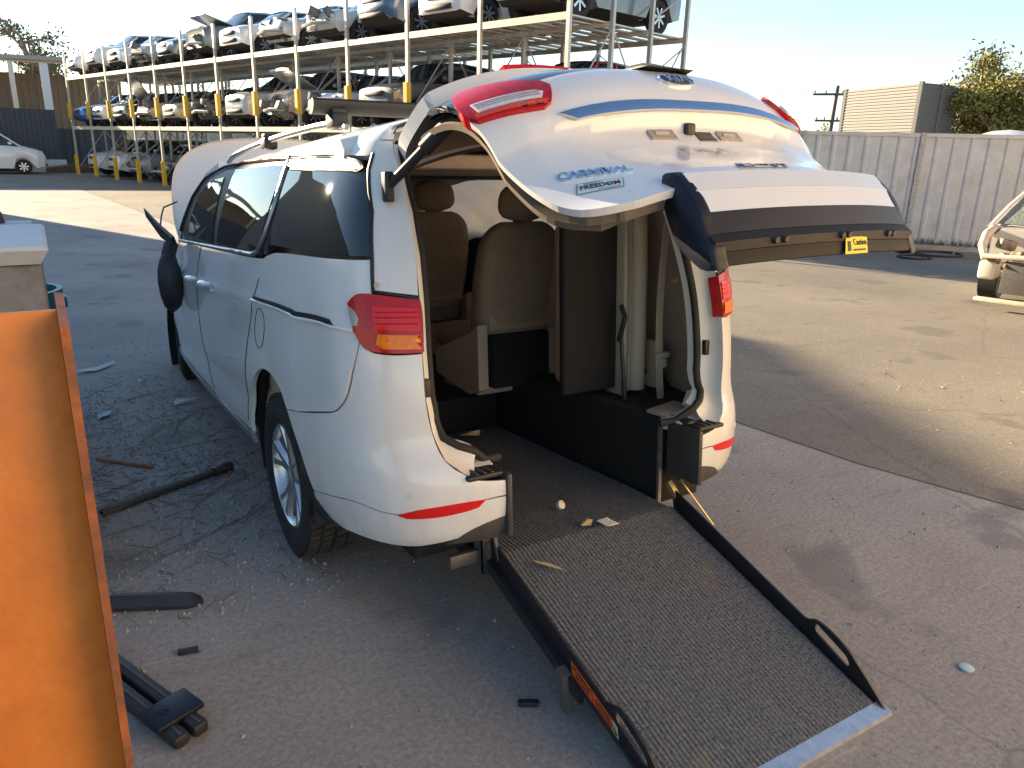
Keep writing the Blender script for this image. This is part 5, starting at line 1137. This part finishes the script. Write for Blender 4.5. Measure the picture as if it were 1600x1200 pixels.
kb_ = MB().add([tuple(p+nn*o_)+(z,) for p in (a, b) for o_ in (0, .35) for z in (-.004, .09)], [(0, 1, 3, 2), (4, 6, 7, 5), (0, 4, 5, 1), (2, 3, 7, 6), (0, 2, 6, 4), (1, 5, 7, 3)]).build('kerb', CONC); tag(kb_, kind='structure')
wd = MB()
for k in range(1400):
    t = -4+11*nr.rand(); p = FA+FD*t+nn*(.12+.25*nr.rand()); h = .05+.14*nr.rand(); a = nr.rand()*6.28; dx, dy = .012*math.cos(a), .012*math.sin(a)
    wd.add([(p[0]-dx, p[1]-dy, .08), (p[0]+dx, p[1]+dy, .08), (p[0]+.08*(nr.rand()-.5), p[1]+.08*(nr.rand()-.5), .08+h)], [(0, 1, 2)])
tag(wd.build('fence_weeds', M('weeds', (.12, .11, .05), .9, var=.3, vs=9), flipfix=False), 'scrubby weeds along the foot of the steel fence', 'weeds', kind='stuff')
# ribbed steel building over the fence
cb = empty('ribbed_building', label='silver ribbed steel building rising above the fence', cat='building')
CBM = M('ribbed_zinc', (.12, .12, .118), .6, metal=0, var=.06)
C0 = np.array([26., 15.36]); C1 = np.array([27.35, 19.45]); C2 = np.array([27.07, 15.22]); C3 = np.array([28.03, 15.17])
ribbed_wall('side_wall', C0, C1, 0, 4.50, .11, .03, CBM, cb, horiz=True)
ribbed_wall('end_wall', C2, C0, 0, 4.46, .11, .03, CBM, cb, horiz=True); ribbed_wall('end_wall', C3, C2, 0, 4.46, .11, .03, CBM, cb, horiz=True)
for p in (C0, C1, C2): MB().box((p[0]-.07, p[1]-.07, 0), (p[0]+.07, p[1]+.07, 4.55)).build('corner_flashing', CBM, cb)
MB().add([(*C0, 4.5), (*C1, 4.5), (31, 19.2, 4.5), (*C3, 4.5), (*C2, 4.5)], [(0, 1, 2, 3, 4)]).build('roof', CBM, cb, flipfix=False)
# neighbour's tank top
tk = MB().lathe([(1.1, 0), (1.05, .5), (.85, 1.1), (.55, 1.6), (0, 1.9)], (25.4, 11.7, 1.75), 'z', 28).build('tank_roof', M('white_tank', (.6, .62, .63), .4), None, auto=60); tag(tk, 'white domed tank top showing above the fence', 'tank')
# power pole
pp = empty('power_pole', (40, 29.6, 0), label='timber power pole with two cross arms beyond the fence', cat='pole')
WD = M('pole_timber', (.12, .10, .085), .9, var=.2, vs=6)
MB().tube([(0, 0, 0), (.12, -.1, 6.0)], [.14, .10], 8).build('post', WD, pp)
for z, w in ((5.5, 1.2), (4.0, .9)):
    ar = MB().rbox((-.06, -w, z-.06), (.06, w, z+.06), .01).build('cross_arm', WD, pp); ar.rotation_euler = (0, 0, R(38))
    for y in (-w+.1, -w*.4, w*.4, w-.1): MB().lathe([(0, .04), (.08, .06), (.16, .03), (.2, 0)], (0, y, z+.06), 'z', 8).build('insulator', M('porcelain', (.3, .3, .32), .3), ar)
wr_ = MB()
for z, dy in ((5.65, -1.0), (5.65, 1.0), (4.15, .7)): wr_.tube([(40+dy*.6, 29.6+dy*.78, z), (30+dy*.6, 44+dy*.78, z-.5), (20, 60, z+.4)], .012, 4)
for z, dy in ((5.65, -1.0), (5.65, 1.0), (4.15, .7)): wr_.tube([(40+dy*.6, 29.6+dy*.78, z), (46+dy*.6, 20+dy*.78, z-.4), (52, 10, z+.3)], .012, 4)
pw = wr_.build('power_lines', BLACKP, None); pw.parent = pp; pw.matrix_parent_inverse = Matrix.Translation((-40, -29.6, 0))
# ------------------------------------------------------------------ trees
def tree(loc, h, cr, label, group, leafm, n=5000, leaf=.16, seed=1, airy=.0, trunk_h=.35, name='gum_tree', cz=None):
    r_ = np.random.RandomState(seed); t = empty(name, loc, 0, label, 'tree', group); tr = MB(); clumps = []
    tr.tube([(0, 0, 0), (.12*r_.randn(), .12*r_.randn(), h*trunk_h*.6), (.25*r_.randn(), .25*r_.randn(), h*trunk_h)], [h*.030, h*.024, h*.018], 8)
    for k in range(13):
        a = r_.rand()*6.28; el = .25+.9*r_.rand(); L_ = cr*(.6+.55*r_.rand()); base = np.array([0, 0, h*trunk_h*(.6+.4*r_.rand())])
        d = np.array([math.cos(a)*math.cos(el), math.sin(a)*math.cos(el), math.sin(el)*1.15]); p1 = base+d*L_*.5+r_.randn(3)*.12*cr; p2 = base+d*L_+r_.randn(3)*.15*cr
        tr.tube([tuple(base), tuple(p1), tuple(p2)], [h*.013, h*.008, h*.003], 6)
        clumps += [(p2, cr*.28), (p1*.35+p2*.65, cr*.22)]
        for j in range(3):
            q_ = p1*.5+p2*.5+r_.randn(3)*cr*.28; tr.tube([tuple(p1*.6+p2*.4), tuple(q_)], [h*.005, h*.002], 5); clumps.append((q_, cr*.22))
    tr.build('trunk', M('bark', (.26, .21, .16), .9, var=.3, vs=6), t, auto=50)
    ci = r_.randint(0, len(clumps), n); C_ = np.array([c[0] for c in clumps])[ci]; S_ = np.array([c[1] for c in clumps])[ci]
    P = C_+r_.randn(n, 3)*S_[:, None]*np.array([.62, .62, .42]); a = r_.randn(n, 3); a /= np.linalg.norm(a, axis=1)[:, None]; b = np.cross(a, r_.randn(n, 3)); b /= np.linalg.norm(b, axis=1)[:, None]
    s = leaf*(.6+.8*r_.rand(n))[:, None]; V = np.stack([P-a*s*.5, P+b*s*.22, P+a*s*.5, P-b*s*.22], 1).reshape(-1, 3)
    mk('crown', V, [(4*i, 4*i+1, 4*i+2, 4*i+3) for i in range(n)], leafm, t)
    return t
LF1 = M('leaf_olive', (.085, .088, .030), .7, var=.45, vs=1.2); LF2 = M('leaf_grey', (.14, .125, .085), .75, var=.35, vs=1.0); LF3 = M('leaf_gold', (.18, .165, .04), .7, var=.4, vs=.9)
tree((-1.2, 62, 0), 11.5, 2.3, 'sparse grey gum tree behind the brown shed', None, LF2, 3200, .26, 5, trunk_h=.62)
tree((30.2, 14.6, 0), 7.3, 2.45, 'dense golden green tree beyond the fence at the right', None, LF3, 34000, .15, 9, trunk_h=.44)
tree((33.5, 18.0, 0), 4.4, 1.4, 'smaller leafy tree between the ribbed building and the golden tree', None, LF1, 6000, .16, 21, trunk_h=.4)
tree((44, 33.5, 0), 4.0, 1.6, 'small dark tree at the foot of the power pole', None, LF1, 5000, .2, 22, trunk_h=.4)
for k, (x, y, h) in enumerate(((13, 56, 6.2), (17, 57, 5.6), (20, 52, 5.0), (23, 55, 5.6), (27, 48, 4.6))):
    tree((x, y, 0), h, h*.33, ['bare scraggy tree', 'thin pale tree', 'short scrubby tree', 'twiggy grey tree', 'low olive tree'][k]+' seen far behind the rack', 'far trees behind the rack', LF2 if k < 4 else LF1, 1500, .22, 40+k, trunk_h=.4)

# ------------------------------------------------------------------ wrecked hatchback at the right edge
wk = empty('stripped_wreck', (8.5, 2.45, 0), .22, 'stripped silver wreck with no front end at the right edge', 'car')
WKP = carpaint('dusty_silver', (.50, .47, .42), .5)
for i_, (nm, fn_) in enumerate((('shell', 0),)):
    secs = []
    for x, zl, zs_, hw in ((.75, .35, .95, .78), (1.1, .25, 1.0, .84), (2.0, .2, 1.02, .86), (3.2, .2, 1.04, .86), (3.9, .3, 1.0, .8)):
        ring = [(x, 0, zl), (x, -hw*.9, zl), (x, -hw, zl+.25), (x, -hw, zs_-.1), (x, -hw*.9, zs_), (x, 0, zs_+.03)]; secs.append(ring+[(a, -b, c) for a, b, c in ring[-2:0:-1]])
    MB().loft(secs).build('shell', WKP, wk)
    cs = []
    for x, zb, zt, hw in ((.95, .98, 1.0, .80), (1.75, 1.0, 1.47, .66), (2.6, 1.02, 1.5, .66), (3.7, 1.02, 1.2, .66)):
        cs.append([(x, -hw*1.18, zb), (x, -hw*.98, zt-.03), (x, -hw*.8, zt), (x, hw*.8, zt), (x, hw*.98, zt-.03), (x, hw*1.18, zb)])
    MB().loft(cs, closed=False).build('roof', WKP, wk, flipfix=True)
    # shattered windscreen
    mk('windscreen', [(.98, -.80, 1.005), (1.72, -.66, 1.465), (1.72, .66, 1.465), (.98, .80, 1.005)], [(0, 1, 2, 3)], M('shattered_glass', (.30, .33, .27), .35, col2=(.06, .07, .06), vs=35, bump=.6, bs=60), wk).location = (-.02, 0, .012)
    for sg in (-1, 1):
        MB().tube([(.90, sg*.86, .98), (1.3, sg*.78, 1.24), (1.74, sg*.68, 1.475)], .035, 6).build('windscreen_pillar', WKP, wk)
        MB().tube([(.95, sg*.82, .95), (.55, sg*.80, .90), (.22, sg*.74, .78), (.12, sg*.66, .62)], [.06, .055, .05, .035], 8).build('inner_wing', M('dusty_rail', (.55, .47, .36), .7, var=.15), wk)
        MB().rbox((.15, sg*.62-.10, .36), (.42, sg*.62+.10, .60), .04, seg=3).build('washer_bottle', M('bottle_white', (.60, .56, .48), .5), wk)
        MB().lathe([(-.1, .29), (-.11, .26), (.1, .26), (.11, .29), (-.1, .29)], (1.0, sg*.72, .29), 'y', 20).build('wheel', TYRE, wk)
    MB().tube([(.10, -.68, .66), (.02, -.35, .68), (.0, 0, .70), (.02, .35, .68), (.10, .68, .66)], .03, 8).build('upper_crossmember', M('dusty_rail', (.55, .47, .36), .7, var=.15), wk)
    MB().rbox((-.02, -.66, .10), (.10, .66, .15), .015).build('bumper_beam', M('dusty_beam', (.50, .44, .34), .7, var=.15), wk)
    MB().rbox((.08, -.42, .22), (.14, .42, .62), .01).build('radiator', M('radiator', (.07, .065, .06), .6, var=.3, vs=30), wk)
    for k in range(26):
        x = .18+.6*rng.random(); y = (rng.random()-.5)*1.2; z = .3+.5*rng.random(); d = .03+.07*rng.random()
        MB().rbox((x-d, y-d, z-d*.7), (x+d, y+d, z+d*.7), .02, rot=Matrix.Rotation(rng.random()*1.5, 3, 'Z') @ Matrix.Rotation(rng.random(), 3, 'X')).build('engine_part', ENG if k % 3 else M('dusty_part', (.40, .33, .24), .7, var=.3), wk)
    for k in range(6):
        y = (rng.random()-.5)*1.2; MB().tube([(.1+.1*rng.random(), y, .35+.3*rng.random()), (-.0+.1*rng.random(), y+.1, .5+.1*rng.random()), (.2, y+.3*(rng.random()-.3), .6+.2*rng.random())], .012, 6).build('hose', M('hose_dusty', (.35, .28, .20), .7), wk)
    MB().tube([(.14, -.7, .60), (-.10, -.78, .56), (-.18, -.80, .54)], [.05, .03, .01], 6).build('bent_bracket', M('dusty_rail', (.55, .47, .36), .7, var=.15), wk)

# ------------------------------------------------------------------ foreground at the left
OR = M('orange_paint', (.80, .245, .035), .5, col2=(.64, .175, .025), vs=9, bump=.2, bs=45)
ORX = M('orange_brown', (.42, .12, .03), .7, col2=(.14, .06, .03), vs=16, bump=.2, bs=80)  # darker mottled brown for the beam flanges
ob = empty('orange_beam', (-1.82, -.60, 0), label='brown edged orange steel beam standing upright in the left foreground', cat='beam')
MB().rbox((-.150, .004, 0), (.070, .016, 1.505), .002).build('web', OR, ob)
MB().add([(.070, -.085, 0), (.084, -.085, 0), (.084, .125, 0), (.070, .125, 0), (.070, -.085, 1.500), (.084, -.085, 1.496), (.084, .125, 1.512), (.070, .125, 1.514)], [(0, 1, 5, 4), (1, 2, 6, 5), (2, 3, 7, 6), (3, 0, 4, 7), (4, 5, 6, 7), (3, 2, 1, 0)]).build('flange', ORX, ob)
MB().rbox((-.166, -.018, 0), (-.151, .125, 1.50), .002).build('flange', ORX, ob)
bk = empty('concrete_pier', (-2.25, 1.5, -.035), label='rough concrete pier with a flat white capping slab behind the orange beam', cat='pier')
MB().rbox((-.45, -.30, 0), (.478, .5, 1.37), .02, seg=3).build('shaft', M('rough_concrete', (.25, .24, .225), .9, col2=(.13, .125, .115), vs=12, bump=.5, bs=40), bk, auto=40)
cp = MB().add([(-.5, -.32, 1.372), (.475, -.32, 1.372), (.475, .52, 1.372), (-.5, .52, 1.372), (-.5, -.36, 1.425), (.505, -.36, 1.425), (.505, .52, 1.425), (-.5, .52, 1.425), (-.5, -.35, 1.438), (.492, -.35, 1.438), (.492, .5, 1.438), (-.5, .5, 1.438)], [(0, 1, 5, 4), (1, 2, 6, 5), (4, 5, 9, 8), (5, 6, 10, 9), (8, 9, 10, 11), (2, 3, 7, 6), (3, 0, 4, 7), (6, 7, 11, 10), (7, 4, 8, 11), (3, 2, 1, 0)]).build('capping', M('capping_paint', (.55, .54, .52), .6, var=.08, vs=5), bk)
bn = empty('teal_bin', (-1.98, 3.4, 0), label='teal plastic bin standing behind the concrete pier', cat='bin')
TEAL = M('teal_plastic', (.008, .11, .12), .4, var=.15, vs=6)
MB().lathe([(0, .0), (0, .20), (.86, .265), (.86, .252), (.05, .19)], (0, 0, 0), 'z', 32).build('tub', TEAL, bn, auto=50)
MB().lathe([(.845, .262), (.845, .285), (.885, .285), (.885, .255), (.86, .252)], (0, 0, 0), 'z', 32).build('rim', TEAL, bn, auto=50)
MB().rbox((.255, -.05, .76), (.30, .05, .83), .012).build('handle', TEAL, bn)
mch = empty('scrap_machine', (-2.35, 6.2, 0), label='dark scrap machine part with a blue base at the left edge', cat='scrap')
MB().rbox((-.35, -.3, 0), (.40, .3, .98), .03).build('base', M('dull_blue', (.05, .09, .14), .5, var=.3), mch); MB().lathe([(.98, .25), (1.12, .22), (1.14, .16), (1.30, .15), (1.30, .20), (1.36, .20), (1.38, 0)], (.08, 0, 0), 'z', 20).build('drum', M('dark_scrap', (.06, .05, .045), .7, metal=.4, var=.4), mch)
MB().rbox((.28, -.20, .98), (.52, .15, 1.03), .01).build('shelf', M('dull_grey', (.35, .36, .37), .5), mch)

# ------------------------------------------------------------------ litter on the ground
def flat_scrap(name, x, y, r0, mat, label, cat='paper', rz=0, sx=1, sy=.5, z=.008, seed=0):
    r_ = np.random.RandomState(seed); n_ = 7; A = np.sort(r_.rand(n_)*6.28); V = [(0, 0, .02+.01*r_.rand())]+[(r0*sx*math.cos(a)*(.6+.5*r_.rand()), r0*sy*math.sin(a)*(.6+.5*r_.rand()), .035*r_.rand()) for a in A]
    V2 = V+[(a, b, c-.003) for a, b, c in V]; k = len(V); Fc = [(0, i, i % n_+1) for i in range(1, n_+1)]
    o = mk(name, V2, Fc+[tuple(j+k for j in f[::-1]) for f in Fc]+[(i, i+k, i % n_+1+k, i % n_+1) for i in range(1, n_+1)], mat); o.location = (x, y, z); o.rotation_euler = (0, 0, rz); return tag(o, label, cat)
PAP = M('paper_white', (.66, .67, .69), .7); PAB = M('paper_blue', (.40, .50, .58), .7)
flat_scrap('paper_scrap', -1.53, 4.62, .17, PAP, 'torn white paper strip right of the orange beam', rz=.6, sx=1.3, sy=.35, seed=1)
flat_scrap('paper_scrap', -1.05, 3.45, .10, PAB, 'crumpled pale paper beside the van sill', rz=.2, sx=1.2, sy=.6, seed=2)
flat_scrap('paper_scrap', -1.56, 3.42, .09, PAB, 'small blue paper scrap near the orange beam', rz=1, seed=3)
flat_scrap('paper_scrap', -1.28, 4.1, .05, PAP, 'tiny white scrap between the van and the torn strip', rz=1, seed=4)
def on_body(x, y, z): return tuple(b2w(np.array([x, y, z])))
p = on_body(.16, 1.47, .26); flat_scrap('crumpled_tissue', p[0], p[1], .07, M('tissue', (.55, .42, .26), .8), 'crumpled tan tissue on the cabin floor', 'litter', z=p[2]+.01, seed=5)
def on_ramp(px_t, x, h=.006): return tuple(b2w(np.array(rp_pt(x, px_t, h))))
p = (.085, .22); zf = float(b2w(np.array([0, .22, .25]))[2]); flat_scrap('card', .07, .12, .055, M('card_white', (.7, .7, .7), .6), 'small white card lying on the ramp mat', 'card', z=.315, rz=.5, sx=1, sy=.8, seed=6)
flat_scrap('leaf', -.30, .02, .05, M('dry_leaf', (.40, .30, .16), .8), 'curled dry leaf on the ramp behind the left bumper end', 'leaf', z=.285, rz=2.4, sx=1.4, sy=.4, seed=7)
flat_scrap('leaf', .0, .17, .03, M('dry_leaf', (.40, .30, .16), .8), 'small tan leaf on the mat left of the white card', 'leaf', z=.318, seed=8)
bc_ = MB().lathe([(0, .018), (.018, .02), (.022, .014), (.022, 0)], (0, 0, 0), 'z', 14).build('litter_disc', M('cap_white', (.6, .57, .5), .5)); bc_.location = (-.01, .36, .325); bc_.rotation_euler = (.9, .4, 0); tag(bc_, 'white bottle cap lying at the top of the ramp', 'cap')
def stickobj(name, P, r, mat, label, cat, n=8, flat=None):
    c = Vector(P[0]); o = MB().tube([tuple(Vector(p)-c) for p in P], r, n, flat=flat).build(name, mat); o.location = c; return tag(o, label, cat)
stickobj('rusty_rod', [(-1.66, 2.63, .012), (-1.40, 2.36, .012)], .010, M('rust', (.25, .09, .04), .8, var=.3), 'short rusty rod by the orange beam', 'rod')
rl = empty('roof_rail_strip', (-1.69, 1.86, 0), label='long thin black ribbed rail on the dirt, beside the rear wheel', cat='rail')
d_ = Vector((.69, .30, 0)); an = math.atan2(.30, .69); rl.rotation_euler = (0, 0, an)
MB().rbox((0, -.02, .005), (.66, .02, .03), .006).build('rail', BLACKP, rl)
for y in (-.012, 0, .012): MB().box((.01, y-.002, .03), (.62, y+.002, .034)).build('rib', GREYP, rl)
MB().rbox((.62, -.03, .0), (.74, .02, .05), .012).build('end_foot', BLACKP, rl)
tr_ = MB().loft([[(0+t*.36, -.045*w-.0, .0), (t*.36, -.05*w, .022*w), (t*.36, 0, .045*w), (t*.36, .05*w, .025*w), (t*.36, .045*w, 0)] for t, w in ((0, 1), (.3, 1), (.6, 1), (.85, .9), (.95, .6), (1.0, .12))]).build('trim_end', M('trim_black', (.03, .033, .038), .35, var=.3, vs=10)); tr_.location = (-1.72, 1.0, .002); tr_.rotation_euler = (0, 0, math.atan2(-.17, .36)); tag(tr_, 'round ended black trim strip poking out behind the orange beam', 'trim')
rb = empty('rack_bar_pair', (-1.74, .50, 0), label='pair of black roof bars held by a bracket, lower left', cat='roof bar'); rb.rotation_euler = (0, 0, math.atan2(-.40, .17))
for y in (-.032, .032):
    b_ = MB().rbox((-.2, y-.026, .005), (.46, y+.026, .05), .012).build('bar', BLACKP, rb); MB().box((-.2, y-.004, .05), (.45, y+.004, .053)).build('slot', GREYP, b_)
MB().rbox((.28, -.075, .045), (.40, .085, .066), .008).lathe([(.06, .0), (.069, .012), (.067, .016)], (.34, -.02, 0), 'z', 12).build('bracket', NAVY, rb)
for k, (x, y, a) in enumerate(((-.567, -.291, .5), (-1.50, .544, .2))):
    o = MB().rbox((-.035, -.012, 0), (.035, .012, .016), .004).build('plastic_clip', BLACKP); o.location = (x, y, .002); o.rotation_euler = (0, 0, -a); tag(o, ['black plastic clip on the concrete left of the ramp', 'small dark chip on the concrete left of the van'][k], 'clip')
cpx = MB().lathe([(0, .024), (.006, .026), (.009, .02), (.009, 0)], (0, 0, 0), 'z', 18).build('litter_disc', M('cap_blue', (.45, .58, .62), .4)); cpx.location = (.948, -.921, .001); tag(cpx, 'pale blue bottle top on the ground right of the ramp', 'bottle top')
of_ = flat_scrap('orange_scrap', 11.4, 7.9, .22, M('orange_plastic', (.75, .12, .02), .5), 'bright orange plastic scrap lying in the sun far right', 'scrap', seed=12)
for k, (x, y, r0) in enumerate(((12.6, 6.5, .35), (13.6, 6.6, .5))): stickobj('wire_coil', [(x+r0*math.cos(a), y+r0*.8*math.sin(a), .02) for a in np.linspace(0, 6.1, 16)], .02, BLACKP, ['black wire coil lying by the fence, left one', 'black wire coil lying by the fence, right one'][k], 'wire')
# twigs, bark and grit drifted against the van
tw_ = MB()
for k in range(520):
    x = -2.1+1.15*nr.rand()**.8; y = .75+3.6*nr.rand(); 
    if nr.rand() > np.clip(1.15-abs(y-2.2)/2.2, .1, 1): continue
    L_ = .03+.16*nr.rand()**2; a = nr.rand()*6.28+.3; b_ = a+.5*(nr.rand()-.5); z = .004+.012*nr.rand(); w = .0009+.0014*nr.rand()
    tw_.tube([(x, y, z), (x+L_*.5*math.cos(a), y+L_*.5*math.sin(a), z+.006*nr.rand()), (x+L_*.5*math.cos(a)+L_*.5*math.cos(b_), y+L_*.5*math.sin(a)+L_*.5*math.sin(b_), z)], w, 4, cap=False)
for k in range(30):
    x = -1.9+1.0*nr.rand(); y = 1.2+2.6*nr.rand(); L_ = .25+.4*nr.rand(); a = .2+.9*nr.rand(); z = .006
    tw_.tube([(x+L_*t*math.cos(a)+.02*math.sin(t*5+k), y+L_*t*math.sin(a)+.02*math.cos(t*4+k), z) for t in np.linspace(0, 1, 6)], .0016, 4, cap=False)
tag(tw_.build('twig_litter', M('twig', (.20, .16, .12), .9, col2=(.05, .04, .03), vs=12), flipfix=False), 'drift of twigs and bark on the ground beside the van', 'twigs', kind='stuff')
gt = []
gf = []
for k in range(12000):
    x = -2.15+1.3*nr.rand(); y = .7+3.8*nr.rand()
    if k > 9500: x = -3+8*nr.rand(); y = -1.5+8*nr.rand()
    elif nr.rand() > np.clip(1.2-abs(y-2.2)/1.9-.5*max(0, x+1.2), .05, 1): continue
    s_ = .003+.010*nr.rand()**2; a = nr.rand()*3; i0 = len(gt)
    gt += [(x+s_*math.cos(a), y+s_*math.sin(a), 0), (x+s_*math.cos(a+2.1), y+s_*math.sin(a+2.1), 0), (x+s_*math.cos(a+4.2), y+s_*math.sin(a+4.2), 0), (x, y, s_*1.1)]; gf += [(i0, i0+1, i0+3), (i0+1, i0+2, i0+3), (i0+2, i0, i0+3)]
tag(mk('grit', gt, gf, M('grit_pale', (.48, .43, .36), .9, col2=(.14, .12, .10), vs=45)), 'pale grit and stone chips scattered on the concrete', 'grit', kind='stuff')
